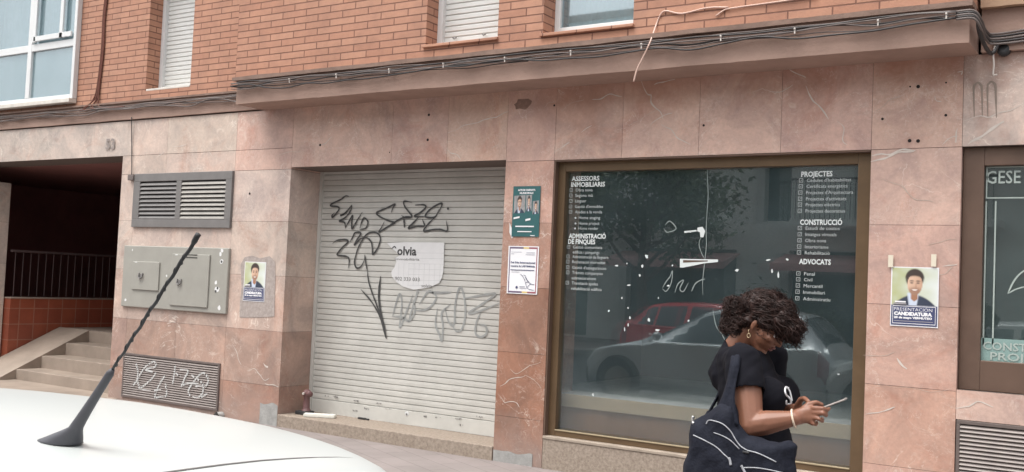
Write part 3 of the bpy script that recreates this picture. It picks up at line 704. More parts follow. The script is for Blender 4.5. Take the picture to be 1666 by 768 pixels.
# torn letting notice on the shutter
NT = thing('torn_notice', (-5.726, SY, -0.114), 'torn white paper notice printed Solvia, pasted on the closed roller shutter', 'notice')
outl = [(-6.198,0.327),(-5.966,0.337),(-5.527,0.341),(-5.524,0.182),(-5.524,0.086),(-5.536,0.022),(-5.567,-0.027),(-5.655,-0.065),(-5.775,-0.089),(-5.856,-0.099),(-5.982,-0.075),(-6.058,-0.037),(-6.119,0.015),(-6.13,0.054),(-6.094,0.102),(-6.074,0.152),(-6.091,0.184),(-6.042,0.211),(-6.087,0.25),(-6.142,0.282)]
MB().poly(outl, GY-.0012).build('paper', M['paper'], NT)
tx = MB(); text_mesh(tx, 'olvia', -6.068, GY-.003, 0.218, .082, -5.840-(-6.068), .003)
tx.ribbon([(-6.135,0.272),(-6.106,0.295),(-6.083,0.278)], .012, GY-.003)
tx.build('lettering', M['ink'], NT)
tx = MB(); text_mesh(tx, 'immobiliària', -6.091, GY-.003, 0.169, .022, .29)
text_mesh(tx, '902 333 033', -6.079, GY-.003, -0.020, .035, .29); text_mesh(tx, 'solvia', -5.764, GY-.003, -0.071, .03, .12)
tx.build('small_print', M['louvre'], NT)
tx = MB()
for k in range(9):
    tx.ribbon([(-6.041+.06*k, 0.302-.16), (-6.041+.06*k-.0, 0.302-.36)], .003, GY-.002, False)
for k in range(8): tx.ribbon([(-5.93, .24-.05*k), (-5.47, .245-.05*k)], .003, GY-.002, False)
split_build(tx, 'grid_print', mat('pale_print', (.55, .56, .56), .8), NT, dist=.02)

# ---- display window
win = MB(); X0, X1, Z0, Z1 = -4.163, -1.702, -1.192, .998; YF = 7.055
win.bbox(X0, X0+.075, YF, YF+.09, Z0, Z1, .004); win.bbox(X1-.095, X1, YF, YF+.09, Z0, Z1, .004)
win.bbox(X0+.075, X1-.095, YF, YF+.09, Z1-.085, Z1, .004); win.bbox(X0+.075, X1-.095, YF, YF+.09, Z0, Z0+.05, .004)
DW = win.build('display_window', M['bronze'], B)
MB().bbox(X0+.075, X1-.095, YF-.008, YF-.0005, Z0+.044, Z0+.054, .002).build('glazing_bead', M['bronzel'], DW)
GLS = glass_mat('shop_glass', .062, (.955, .965, .96), 0.0, .035)
MB().box(X0+.07, X1-.09, YF+.040, YF+.046, Z0+.045, Z1-.08).build('pane', GLS, DW)
gi = MB(); a = math.radians(.75); xm = (X0+X1)/2
yy = lambda x: YF+.075+(x-xm)*math.tan(a)*.6
gi.add([(X0+.07, yy(X0), Z0+.045), (X1-.09, yy(X1), Z0+.045), (X1-.09, yy(X1)+.004, Z1-.08), (X0+.07, yy(X0)+.004, Z1-.08)], [(0, 1, 2, 3)])
gi.build('inner_pane', glass_mat('inner_glass', .05, (.96, .975, .975), 0.0, .015), DW, flat=True)
rv = MB(); rv.box(X0-.0, X0+.012, 7.003, 7.054, Z0, Z1); rv.box(X0+.012, X1, 7.003, 7.054, Z1-.010, Z1); rv.build('reveal_strip', M['bronzed'], DW)
# inside the window: display platform, its fascia, kick board, a pale box, dark walls
pl = MB(); pl.bbox(X0-.3, X1+.1, 7.24, 9.40, -.895, -.872, .004); pl.build('display_shelf', M['shelf'], DW)
MB().bbox(X0-.3, X1+.1, 7.225, 7.239, -.975, -.873, .002).build('shelf_fascia', M['beigetrim'], DW)
MB().box(X0-.3, X1+.1, 7.255, 7.27, -1.45, -.976).build('kick_board', M['brownpanel'], DW)
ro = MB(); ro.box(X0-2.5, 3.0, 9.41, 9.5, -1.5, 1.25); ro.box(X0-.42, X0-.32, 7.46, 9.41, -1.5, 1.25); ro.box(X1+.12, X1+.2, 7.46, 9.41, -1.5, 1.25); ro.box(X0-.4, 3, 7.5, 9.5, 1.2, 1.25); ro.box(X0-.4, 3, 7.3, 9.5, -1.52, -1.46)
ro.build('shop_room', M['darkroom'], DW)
bx = MB().bbox(-5.05, -4.78, 8.6, 9.0, -.87, -.42, .01)
tag(bx.build('cardboard_box', M['shelf'], None, (-4.9, 8.8, -.87)), 'pale box standing at the left end of the display shelf', 'box')
# stray paint specks, tape scraps, greyish lines and scrawls on the pane
sc = MB(); yg = YF+.036
for (px, r) in (((-3.365,0.249), .028), ((-3.398,0.175), .024), ((-3.618,0.171), .022), ((-3.416,0.104), .02), ((-3.506,0.025), .02), ((-3.56,-0.077), .016), ((-3.67,-0.182), .016),
                ((-3.178,0.033), .018), ((-3.15,0.186), .014), ((-3.529,0.19), .012), ((-3.504,-0.15), .014), ((-3.485,-0.224), .02), ((-3.325,-0.234), .026), ((-3.25,-0.304), .024), ((-3.498,-0.281), .016), ((-3.528,-0.316), .018), ((-3.255,-0.063), .012),
                ((-2.413,0.246), .022), ((-2.276,0.252), .02), ((-2.643,0.165), .024), ((-2.384,0.168), .02), ((-2.338,0.143), .028), ((-1.898,-0.521), .012), ((-3.778,-0.839), .022), ((-3.005,-0.22), .016), ((-3.016,0.438), .012)):
    r *= .8
    el = random.uniform(.5, 1.6); n_ = 9; rr = [r*random.uniform(.55, 1.1) for _ in range(n_)]
    sc.face([(px[0]+rr[k]*math.cos(2*math.pi*k/n_)*el*.7, yg, px[1]+rr[k]*math.sin(2*math.pi*k/n_)/el*.7) for k in range(n_)])
sc.poly([(-3.09,0.238),(-2.79,0.24),(-2.79,0.222),(-2.896,0.209),(-3.062,0.173),(-3.088,0.173)], yg-.001)
sc.poly([(-2.959,0.473),(-2.92,0.48),(-2.898,0.448),(-2.91,0.402),(-2.934,0.402),(-2.939,0.438),(-2.961,0.447)], yg)
sc.poly([(-3.066,0.446),(-2.968,0.456),(-2.963,0.446),(-3.061,0.432)], yg)
split_build(sc, 'tape_scrap', M['vinyl'], DW, dist=0.025)
dk = MB(); dk.poly([(-3.064,0.229),(-2.869,0.231),(-2.869,0.224),(-3.064,0.21)], yg-.0025); dk.build('tape_print', M['bronzed'], DW)
dr = MB()
for pts in ([(-2.897,0.965),(-2.895,0.847),(-2.885,0.716),(-2.889,0.585),(-2.891,0.454),(-2.885,0.35),(-2.891,0.246),(-2.9,0.142),(-2.904,0.063),(-2.898,-0.025)], [(-2.931,0.402),(-2.943,0.349),(-2.92,0.284),(-2.897,0.246)], [(-2.816,-0.133),(-2.788,-0.244),(-2.738,-0.308),(-2.703,-0.372)]): dr.ribbon(pts, .007, yg+.001, True)
for pts in ([(-3.223,0.017),(-3.195,0.065),(-3.166,0.103),(-3.148,0.145),(-3.154,0.057),(-3.192,-0.009),(-3.223,0.008)], [(-3.122,-0.016),(-3.099,0.05),(-3.056,0.079),(-3.083,0.014),(-3.053,-0.004),(-3.016,0.062)], [(-2.989,-0.001),(-2.962,0.055),(-2.92,0.084),(-2.886,0.094)], [(-3.222,0.492),(-3.183,0.52),(-3.131,0.464),(-3.2,0.436),(-3.231,0.464)]): dr.ribbon(pts, .009, yg+.001, True)
split_build(dr, 'glass_mark', mat('grey_glass_mark', (.24, .28, .27), .7), DW, dist=.03)
# window lettering
def lines(rows, name, colh, parent=DW, y_=YF+.0388, m_=None):
    hd, it = MB(), MB()
    for (kind, txt, (x, z), h, wd_) in rows:
        h *= .80
        if kind == 'H': text_mesh(hd, txt, x, y_, z, h, wd_, .0014)
        else:
            text_mesh(it, txt, x, y_, z, h, wd_, .0)
            if kind == 'B':
                bx_, s_ = x-.055, .028; t_ = .0028; z_ = z-.002
                for q in ((bx_, bx_+s_, z_, z_+t_), (bx_, bx_+s_, z_+s_-t_, z_+s_), (bx_, bx_+t_, z_, z_+s_), (bx_+s_-t_, bx_+s_, z_, z_+s_)):
                    it.face([(q[0], y_, q[2]), (q[1], y_, q[2]), (q[1], y_, q[3]), (q[0], y_, q[3])])
                it.face([(bx_+.009, y_, z_+.008), (bx_+.012, y_, z_+.008), (bx_+.022, y_, z_+.02), (bx_+.019, y_, z_+.02)])
            if kind == 'D': it.lathe((x-.03, y_, z+h*.4), [(.008, 0), (.008, -.0005)], 8, 'y')
    split_build(hd, 'lettering', M['vinyl'], parent, dist=.05); split_build(it, 'lettering', m_ or mat('worn_vinyl', (.56, .60, .59), .7, .25, 5), parent, dist=.05)
def px(kind, txt, a, b, h, wpx): return None
LL = [
('H','ASSESSORS',(-4.051,0.841),0.047,0.250),('H','INMOBILIARIS',(-4.055,0.793),0.047,0.306),('B','Obra nova',(-4.011,0.755),0.031,0.153),('B','Segona mà',(-4.013,0.712),0.031,0.159),('B','Lloguer',(-4.011,0.668),0.031,0.100),('B',"Gestió d'immobles",(-4.011,0.623),0.031,0.251),('B','Ajudes a la venda',(-4.009,0.58),0.031,0.244),('D','Home staging',(-3.972,0.534),0.031,0.192),('D','Home project',(-3.97,0.489),0.031,0.185),('D','Home render',(-3.972,0.449),0.031,0.178),('H','ADMINISTRACIÓ',(-4.056,0.381),0.047,0.333),('H','DE FINQUES',(-4.06,0.336),0.047,0.245),('B','Gestió comunitats',(-4.014,0.299),0.031,0.263),('T','edificis i pàrquings',(-4.014,0.259),0.031,0.239),('B','Administració de lloguers',(-4.015,0.222),0.031,0.321),('B','Reclamació morositat',(-4.016,0.181),0.031,0.298),('B',"Gestió d'assegurances",(-4.014,0.136),0.031,0.305),('B','Tràmits companyies',(-4.012,0.095),0.031,0.274),('T','subministrament',(-4.014,0.053),0.031,0.219),('B','Tramitació ajudes',(-4.012,0.012),0.031,0.235),('T','rehabilitació edificis',(-4.014,-0.031),0.031,0.272)]
LR = [
('H','PROJECTES',(-2.196,0.838),0.046,0.218),('B',"Cèdules d'habitabilitat",(-2.155,0.8),0.03,0.305),('B','Certificats energètics',(-2.156,0.758),0.03,0.282),('B',"Projectes d'Arquitectura",(-2.158,0.714),0.03,0.323),('B',"Projectes d'activitats",(-2.158,0.67),0.03,0.278),('B','Projectes elèctrics',(-2.158,0.629),0.03,0.237),('B','Projectes decoratius',(-2.158,0.585),0.03,0.271),('H','CONSTRUCCIÓ',(-2.194,0.5),0.046,0.292),('B','Estudi de costos',(-2.153,0.464),0.03,0.234),('B','Imatges virtuals',(-2.153,0.421),0.03,0.214),('B','Obra nova',(-2.153,0.378),0.03,0.144),('B','Interiorisme',(-2.154,0.334),0.03,0.162),('B','Rehabilitació',(-2.154,0.292),0.03,0.173),('H','ADVOCATS',(-2.193,0.224),0.046,0.221),('B','Penal',(-2.154,0.145),0.03,0.073),('B','Civil',(-2.154,0.104),0.03,0.058),('B','Mercantil',(-2.155,0.061),0.03,0.130),('B','Immobiliari',(-2.156,0.017),0.03,0.148),('B','Administratiu',(-2.156,-0.029),0.03,0.187)]
lines(LL, 'left', .05); lines(LR, 'right', .05)

# ---- neighbouring shop window at the right
win = MB(); X0, X1, Z0, Z1 = -1.133, 1.6, -.546, .998; YF = 7.045
win.bbox(X0, X0+.125, YF, YF+.09, Z0, Z1, .004); win.bbox(X1-.1, X1, YF, YF+.09, Z0, Z1, .004)
win.bbox(X0+.125, X1-.1, YF, YF+.09, Z1-.118, Z1, .004); win.bbox(X0+.125, X1-.1, YF, YF+.09, Z0, Z0+.19, .004)
GW = win.build('neighbour_window', M['bronzed'], B, label='dark brown framed window lettered GESE at the right edge')
MB().box(X0+.12, X1-.095, YF+.040, YF+.046, Z0+.185, Z1-.11).build('pane', GLS, GW)
MB().box(X0-.1, X1+.1, YF+.6, YF+.62, Z0-.1, Z1+.1).build('inner_screen', mat('teal_screen', (.14, .19, .17), .8, .2, 2), GW)
vb = MB(); yv = YF+.034
xl = X0+.132
for q in ((xl, 1.4, .868, .876), (xl, 1.4, .672, .680), (xl, xl+.009, .680, .868), (xl, xl+.009, -.262, .655), (-0.946, -0.946+.009, -.262, .655)):
    vb.face([(q[0], yv, q[2]), (q[1], yv, q[2]), (q[1], yv, q[3]), (q[0], yv, q[3])])
vb.ribbon([(-0.862,0.071),(-0.829,0.15),(-0.788,0.205),(-0.727,0.245)], .012, yv); vb.ribbon([(-0.862,0.071),(-0.81,0.104),(-0.725,0.131)], .008, yv)
text_mesh(vb, 'GESE', -1.000, yv, 0.769, .083, -0.802-(-1.000), .001)
text_mesh(vb, 'CONSTRUCCIÓ', -0.997, yv-.004, -0.285, .05, .53, .001); text_mesh(vb, 'PROJECTES', -0.954, yv-.004, -0.348, .05, .44, .001)
split_build(vb, 'lettering', mat('grey_vinyl', (.36, .42, .39), .6), GW, dist=0.04)
vb = MB(); vb.face([(xl-.02, yv-.001, -.365), (1.4, yv-.001, -.365), (1.4, yv-.001, -.272), (xl-.02, yv-.001, -.272)]) ; vb.v = [(a, b, c_-(.0)) for a, b, c_ in vb.v]
vb = MB(); z0_, z1_ = -0.370, -0.214
vb.face([(xl-.01, yv, z0_), (1.4, yv, z0_), (1.4, yv, z1_), (xl-.01, yv, z1_)]); vb.build('vinyl_band', M['vinylb'], GW)

# ------------------------------------------------------------ louvres, cabinet, grilles on the wall
def louvre_panel(root, x0, x1, z0, z1, n, y, m_blade, tilt, name='blade_set'):
    mb = MB(); h = (z1-z0)/n
    for k in range(n):
        za_ = z0+h*k+h*.12; zb_ = za_+h*.62
        mb.add([(x0, y-.012*tilt, za_), (x1, y-.012*tilt, za_), (x1, y+.02*tilt, zb_), (x0, y+.02*tilt, zb_), (x0, y-.012*tilt+.003, za_-.004), (x1, y-.012*tilt+.003, za_-.004), (x1, y+.022*tilt, zb_-.005), (x0, y+.022*tilt, zb_-.005)],
               [(0, 1, 2, 3), (4, 7, 6, 5), (0, 4, 5, 1), (3, 2, 6, 7), (0, 3, 7, 4), (1, 5, 6, 2)])
    return mb.build(name, m_blade, root)
LV = thing('ventilation_louvre', (-8.64, D, .42), 'grey painted double ventilation louvre high on the marble wall by the entrance', 'vent')
x0, x1, z0, z1 = -9.41, -7.872, .425, .998; yl = D-.028
fr = MB(); fr.bbox(x0, x1, yl, D+.004, z1-.085, z1, .004); fr.bbox(x0, x1, yl, D+.004, z0, z0+.085, .004)
fr.bbox(x0, x0+.11, yl, D+.004, z0+.085, z1-.085, .004); fr.bbox(x1-.09, x1, yl, D+.004, z0+.085, z1-.085, .004); fr.bbox(-8.71, -8.63, yl, D+.004, z0+.085, z1-.085, .004)
fr.build('frame', M['louvre'], LV)
MB().box(x0+.08, x1-.08, D-.006, D-.003, z0+.07, z1-.07).build('void', M['louvrebk'], LV)
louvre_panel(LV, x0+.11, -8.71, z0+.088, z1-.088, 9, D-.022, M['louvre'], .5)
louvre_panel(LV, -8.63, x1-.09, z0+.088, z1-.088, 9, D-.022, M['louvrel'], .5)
CB = thing('meter_cabinet', (-8.68, D, -.43), 'flat grey utility meter cabinet with two small doors and sticker scraps', 'cabinet')
x0, x1, z0, z1 = -9.50, -7.857, -.430, .225
MB().bbox(x0, x1, D-.03, D+.004, z0, z1, .008).build('body', M['cabinet'], CB)
for (a, b, c_, d, k) in ((-9.318, -8.885, -0.243, 0.059, 0), (-8.692, -8.116, -0.381, 0.152, 1)):
    dd = MB().bbox(a, b, D-.045, D-.0305, c_, d, .006); do = dd.build('door', M['cabinet'], CB)
    hx, hz = ((-9.167,-0.094), (-8.548,-0.137))[k]
    hh = MB(); hh.tube([(hx-.03, D-.05, hz+.03), (hx-.028, D-.06, hz-.015), (hx, D-.062, hz-.032), (hx+.028, D-.06, hz-.015), (hx+.028, D-.05, hz+.03)], .008, 8)
    hh.lathe((hx, D-.0455, hz), [(.02, 0), (.02, -.006)], 12, 'y'); hh.build('handle', M['louvre'], do)
    if k: 
        sl = MB(); sx, sz = (-8.468,0.141)
        for j in range(2): sl.bbox(sx, sx+.17, D-.0475, D-.0455, sz-.028*j, sz-.028*j+.009, .001)
        sl.build('vent_slot', M['louvrebk'], do)
stk = MB()
for (q, a, b) in (((-7.957,0.198), .05, .05), ((-7.976,0.161), .04, .06), ((-7.952,0.088), .06, .07), ((-8.02,-0.124), .05, .05), ((-7.996,-0.19), .09, .08), ((-7.95,-0.372), .05, .06), ((-8.295,-0.227), .05, .06), ((-9.424,-0.36), .045, .04), ((-9.357,0.178), .02, .03), ((-9.262,0.048), .06, .012), ((-8.62,0.141), .07, .012), ((-8.755,-0.08), .03, .03)):
    n_ = 7; stk.face([(q[0]+a/2*math.cos(2*math.pi*k/n_+.4)*random.uniform(.6, 1), D-.0466 if -8.93 < q[0] < -8.3 or q[0] < -9.2 and q[1] > -.25 and q[1] < .05 else D-.0312, q[1]+b/2*math.sin(2*math.pi*k/n_+.4)*random.uniform(.6, 1)) for k in range(n_)])
split_build(stk, 'sticker_scrap', M['paper'], CB, dist=0.025)
sk2 = MB()
for q in ((-7.952,0.088), (-7.989,-0.178), (-8.013,-0.21)): sk2.lathe((q[0], D-.0318, q[1]), [(.014, 0), (.014, -.0004)], 8, 'y')
split_build(sk2, 'sticker_print', M['ink'], CB, dist=0.025)
def grille(name, x0, x1, z0, z1, n, label, fz=.0):
    R_ = thing(name, ((x0+x1)/2, D, z0), label, 'vent grille')
    f = MB(); t = .022; yl = D-.016
    f.bbox(x0, x1, yl, D+.004, z1-t, z1, .002); f.bbox(x0, x1, yl, D+.004, z0, z0+t, .002); f.bbox(x0, x0+t, yl, D+.004, z0+t, z1-t, .002); f.bbox(x1-t, x1, yl, D+.004, z0+t, z1-t, .002)
    f.build('frame', M['grille'], R_)
    MB().box(x0+.01, x1-.01, D-.003, D-.0015, z0+.01, z1-.01).build('void', M['louvrebk'], R_)
    louvre_panel(R_, x0+t, x1-t, z0+t, z1-t, n, D-.012, M['grillet'], .45)
    return R_
G1 = grille('ventilation_grille', -9.422, -7.913, -1.392, -.923, 18, 'low brown ventilation grille scrawled with white graffiti, left of the closed shop')
G2 = grille('ventilation_grille', -1.128, 1.5, -1.298, -.737, 20, 'brown ventilation grille below the lettered window at the right edge')
wg = MB(); h_ = (.469-.044)/18
kp = lambda z: ((z-(-1.392+.022)) % h_)/h_ < .66
for pts in ([(-9.196,-1.029),(-9.162,-1.109),(-9.158,-1.197),(-9.111,-1.291)], [(-9.224,-1.256),(-9.152,-1.177),(-9.064,-1.063),(-8.92,-0.982),(-8.882,-1.029),(-9.043,-1.076),(-8.882,-1.098),(-8.974,-1.193),(-9.098,-1.282),(-8.936,-1.283),(-8.784,-1.263)], [(-8.727,-1.115),(-8.799,-1.202),(-8.864,-1.335),(-8.787,-1.338),(-8.685,-1.309),(-8.709,-1.194)],
            [(-8.575,-1.002),(-8.583,-1.085),(-8.593,-1.181)], [(-8.669,-1.067),(-8.575,-1.072),(-8.489,-1.096)], [(-8.498,-1.031),(-8.375,-1.033),(-8.414,-1.107),(-8.453,-1.183)], [(-8.465,-1.199),(-8.373,-1.158),(-8.21,-1.149)],
            [(-8.354,-1.065),(-8.251,-1.093),(-8.168,-1.127),(-8.127,-1.178),(-8.156,-1.258),(-8.243,-1.291),(-8.33,-1.269),(-8.345,-1.222),(-8.3,-1.157),(-8.209,-1.067),(-8.131,-1.034),(-8.069,-1.089),(-8.094,-1.157),(-8.244,-1.176)], [(-8.146,-1.275),(-8.057,-1.229)]):
    P_ = cat(pts, 14); 
    for i in range(len(P_)-1):
        (xa, za_), (xb, zb_) = P_[i], P_[i+1]; zm = (za_+zb_)/2
        if kp(zm):
            ph = ((zm+1.37) % h_)/h_; yb_ = D-.012*.45-.012+.032*.45*(ph-.12)/.62-.003
            d = Vector((xb-xa, zb_-za_))
            if d.length < 1e-6: continue
            q = Vector((-d.y, d.x)).normalized()*.0095; e = d.normalized()*.004
            wg.face([(xa+q.x-e.x, yb_, za_+q.y-e.y), (xa-q.x-e.x, yb_, za_-q.y-e.y), (xb-q.x+e.x, yb_, zb_-q.y+e.y), (xb+q.x+e.x, yb_, zb_+q.y+e.y)])
split_build(wg, 'graffiti', M['whitep'], G1, dist=0.03)
pp = MB(); pp.tube([(-7.857, 7.02, -1.429), (-7.857, 6.93, -1.429)], .038, 16, False); pp.tube([(-7.857, 6.932, -1.429), (-7.857, 7.01, -1.429)], .031, 16, False)
tag(pp.build('drain_pipe', M['cement'], None, (-7.857, D, -1.429), smooth=True), 'short grey drain pipe stub poking out beside the low grille', 'pipe')

# ------------------------------------------------------------ posters
def layer(root, name, pts, w, h, x0, z0, y, m_):
    MB().face([(x0+p[0]*w, y, z0+p[1]*h) for p in pts]) if False else None
    mb = MB(); mb.face([(x0+p[0]*w, y, z0+p[1]*h) for p in pts]); return mb.build(name, m_, root)
def rect(a, b, c_, d): return [(a, c_), (b, c_), (b, d), (a, d)]
def oval(cx, cy, rx, ry, n=20): return [(cx+rx*math.cos(2*math.pi*k/n), cy+ry*math.sin(2*math.pi*k/n)) for k in range(n)]
PM = dict(green=mat('blurred_foliage', (.42, .45, .22), .6, 0, 14, col2=(.62, .68, .66)), navy=mat('navy_print', (.05, .06, .14), .6), skin=mat('printed_skin', (.52, .29, .19), .6), hair=mat('printed_hair', (.06, .045, .04), .6),
          jacket=mat('printed_jacket', (.035, .045, .075), .6), shirtp=mat('printed_shirt', (.55, .62, .75), .6), white=mat('printed_white', (.78, .78, .8), .6), teal=mat('teal_print', (.03, .12, .125), .55, .2, 6), greyp=mat('grey_print', (.35, .33, .34), .6), purple=mat('purple_edge', (.14, .10, .17), .6), yel=mat('yellow_edge', (.65, .5, .2), .6), redd=mat('red_edge', (.30, .10, .12), .6))
print_m = bpy.data.materials.new('printed_photo'); print_m.use_nodes = True
_b = print_m.node_tree.nodes['Principled BSDF']; _b.inputs['Roughness'].default_value = .55
_a = print_m.node_tree.nodes.new('ShaderNodeAttribute'); _a.attribute_name = 'tone'; print_m.node_tree.links.new(_a.outputs['Color'], _b.inputs['Base Color'])
def sst(x, e=.02): t = max(0, min(1, .5-x/(2*e))); return t*t*(3-2*t)
def ovl(u, v, cx, cy, rx, ry): return math.hypot((u-cx)/rx, (v-cy)/ry)-1
def photo_col(u, v, kind=0):
    n1 = noise.noise(Vector((u*3.2, v*3, kind+1)))*.5+.5; n2 = noise.noise(Vector((u*7, v*6, kind+4)))*.5+.5
    c = Vector((.42, .44, .20)).lerp(Vector((.70, .74, .72)), max(0, min(1, (u-.35)*.9+n1*.7-.1))) if kind == 0 else Vector((.22, .20, .20))
    c = c.lerp(Vector((.60, .66, .66)), .35*n2)
    sh = .30-1.1*(u-.5)**2*1.2-.02
    jk = sst(v-sh, .03); c = c.lerp(Vector((.035, .045, .075)), jk)
    lap = sst(abs(u-.5+.03)-.10*(1+(v-.1)*1.3), .02)*sst(v-.33, .03); c = c.lerp(Vector((.55, .61, .72)), lap)
    nk = sst(abs(u-.5)-.075, .02)*sst(v-.36, .02)*sst(.10-v+abs(u-.5)*.9, .02); c = c.lerp(Vector((.34, .17, .10)), nk)
    c = c.lerp(Vector((.05, .035, .03)), sst(ovl(u, v, .50, .72, .20, .25), .12))
    f = sst(ovl(u, v, .505, .56, .165, .285), .06)
    hl = max(0, min(1, .5+(u-.5)*-1.6+.3*(v-.5))); sk = Vector((.45, .26, .17)).lerp(Vector((.74, .52, .39)), hl)
    sk = sk.lerp(Vector((.25, .13, .085)), .75*sst(ovl(u, v, .505, .36, .15, .12), .5))          # beard shade
    sk = sk.lerp(Vector((.28, .13, .08)), .5*sst(abs(v-.52)-.07, .04)*sst(abs(u-.53)-.012, .02))
    c = c.lerp(sk, f)
    hair_ = sst(.735+.05*math.cos((u-.5)*9)-v, .03)*sst(ovl(u, v, .50, .72, .205, .25), .1); c = c.lerp(Vector((.05, .035, .03)), hair_)
    for ex in (.435, .575):
        c = c.lerp(Vector((.05, .03, .03)), .8*sst(ovl(u, v, ex, .60, .035, .022), .5)); c = c.lerp(Vector((.06, .04, .03)), .8*sst(ovl(u, v, ex, .655, .05, .016), .5))
    c = c.lerp(Vector((.75, .68, .64)), .9*sst(ovl(u, v, .505, .415, .06, .022), .4))
    c = c.lerp(Vector((.24, .09, .07)), .6*sst(abs(ovl(u, v, .505, .43, .075, .05))-.14, .1)*sst(v-.425, .01))
    return tuple(c)
def photo_print(root, name, x0, x1, z0, z1, y, kind=0, nu=46, nv=44, skew=0):
    mb = MB()
    for i in range(nu):
        for j in range(nv):
            a, b = x0+(x1-x0)*i/nu, x0+(x1-x0)*(i+1)/nu; c_, d = z0+(z1-z0)*j/nv, z0+(z1-z0)*(j+1)/nv
            mb.face([(a, y, c_+skew*(a-x0)), (b, y, c_+skew*(b-x0)), (b, y, d+skew*(b-x0)), (a, y, d+skew*(a-x0))], photo_col((i+.5)/nu, (j+.5)/nv, kind))
    return mb.build(name, print_m, root)
def portrait_poster(x0, z0, w, h, label, tapes):
    R_ = thing('campaign_poster', (x0+w/2, D, z0), label, 'poster')
    y = D-.0062
    a = lambda nm, pts, k, m_: layer(R_, nm, pts, w, h, x0, z0, y-.0008*k, m_)
    MB().bbox(x0, x0+w, y, y+.0012, z0, z0+h, .0003).build('paper', PM['white'], R_)
    photo_print(R_, 'portrait', x0+.025*w, x0+.975*w, z0+.36*h, z0+.985*h, y-.0008)
    a('caption_ground', rect(.02, .98, .02, .355), 2, PM['navy'])
    fr_ = MB(); yb_ = y-.0008*3
    for q in (rect(.05, .95, .045, .055), rect(.05, .95, .335, .345), rect(.05, .06, .055, .335), rect(.94, .95, .055, .335)): fr_.face([(x0+p[0]*w, yb_, z0+p[1]*h) for p in q])
    text_mesh(fr_, 'CANDIDATURA', x0+.08*w, yb_, z0+.188*h, .055*h, .80*w, .0022); text_mesh(fr_, '20 de mayo VERMUTEO', x0+.08*w, yb_, z0+.133*h, .034*h, .80*w, .0012)
    text_mesh(fr_, 'PRESENTACIÓN', x0+.08*w, yb_, z0+.262*h, .055*h, .80*w, -.0002)
    fr_.build('lettering', PM['white'], R_)
    g_ = MB(); text_mesh(g_, 'Centro Cívico  a las doce horas', x0+.08*w, yb_, z0+.085*h, .02*h, .80*w) if False else g_.face([(x0+p[0]*w, yb_, z0+p[1]*h) for p in rect(.08, .9, .085, .095)]); g_.build('small_print', PM['greyp'], R_)
    a('name_label', rect(.10, .33, .40, .425), 9, PM['white']); a('name_label', rect(.06, .34, .37, .39), 9, PM['greyp'])
    if tapes:
        t_ = MB(); 
        for q in tapes: t_.bbox(q[0]-.016, q[0]+.016, y-.009, y-.008, q[1]-.04, q[1]+.04, .0003)
        t_.build('adhesive_tape', mat('masking_tape', (.68, .62, .5), .6), R_)
    return R_
portrait_poster(-1.548, -.168, .295, .388, 'campaign poster of a smiling dark-haired man on the right pier, tape above it', [(-1.552,0.255), (-1.286,0.266)])
rsd = MB(); pts = [(-7.709,0.067),(-7.656,0.14),(-7.555,0.158),(-7.438,0.135),(-7.311,0.158),(-7.237,0.11),(-7.219,-0.04),(-7.214,-0.199),(-7.204,-0.418),(-7.421,-0.438),(-7.623,-0.451),(-7.682,-0.449),(-7.689,-0.322),(-7.676,-0.158)]
rsd.poly(pts, D-.0035); tag(rsd.build('poster_residue', M['paperd'], None, (-7.5, D, -.4)), 'patch of scraped glue and paper residue under the left campaign poster', 'poster remains')
portrait_poster(-7.645, -.287, .295, .385, 'faded campaign poster of a smiling man on the scraped wall left of the shutter', [])
# green poster
x0, z0, w_, h_p = -4.540, .382, .262, .412
G = thing('event_poster', (x0+w_/2, D, z0), 'dark teal event poster with two portraits, above the white poster on the narrow pillar', 'poster')
y = D-.0062; a = lambda nm, pts, k, m_: layer(G, nm, pts, w_, h_p, x0, z0, y-.0008*k, m_)
MB().bbox(x0, x0+w_, y, y+.0012, z0, z0+h_p, .0003).build('paper', PM['teal'], G)
photo_print(G, 'portrait', x0+.05*w_, x0+.46*w_, z0+.46*h_p, z0+.81*h_p, y-.0008, 1, 20, 22, .05)
photo_print(G, 'portrait', x0+.49*w_, x0+.70*w_, z0+.50*h_p, z0+.82*h_p, y-.0008, 1, 14, 18, .05); photo_print(G, 'portrait', x0+.74*w_, x0+.96*w_, z0+.44*h_p, z0+.70*h_p, y-.0008, 2, 14, 18, .12)
t_ = MB(); yb_ = y-.003
text_mesh(t_, 'ACTE DE CAMPANYA', x0+.18*w_, yb_, z0+.905*h_p, .036*h_p, .64*w_, .001); text_mesh(t_, 'MUNICIPALS', x0+.25*w_, yb_, z0+.845*h_p, .036*h_p, .5*w_, .001)
for q in (rect(.06, .28, .36, .395), rect(.5, .68, .27, .31), rect(.14, .82, .19, .215), rect(.22, .74, .09, .11), rect(.7, .86, .015, .03)): t_.face([(x0+p[0]*w_, yb_, z0+(p[1]+.12*(p[0]-.2)*(p[1] > .25))*h_p) for p in q])
t_.build('lettering', PM['white'], G)
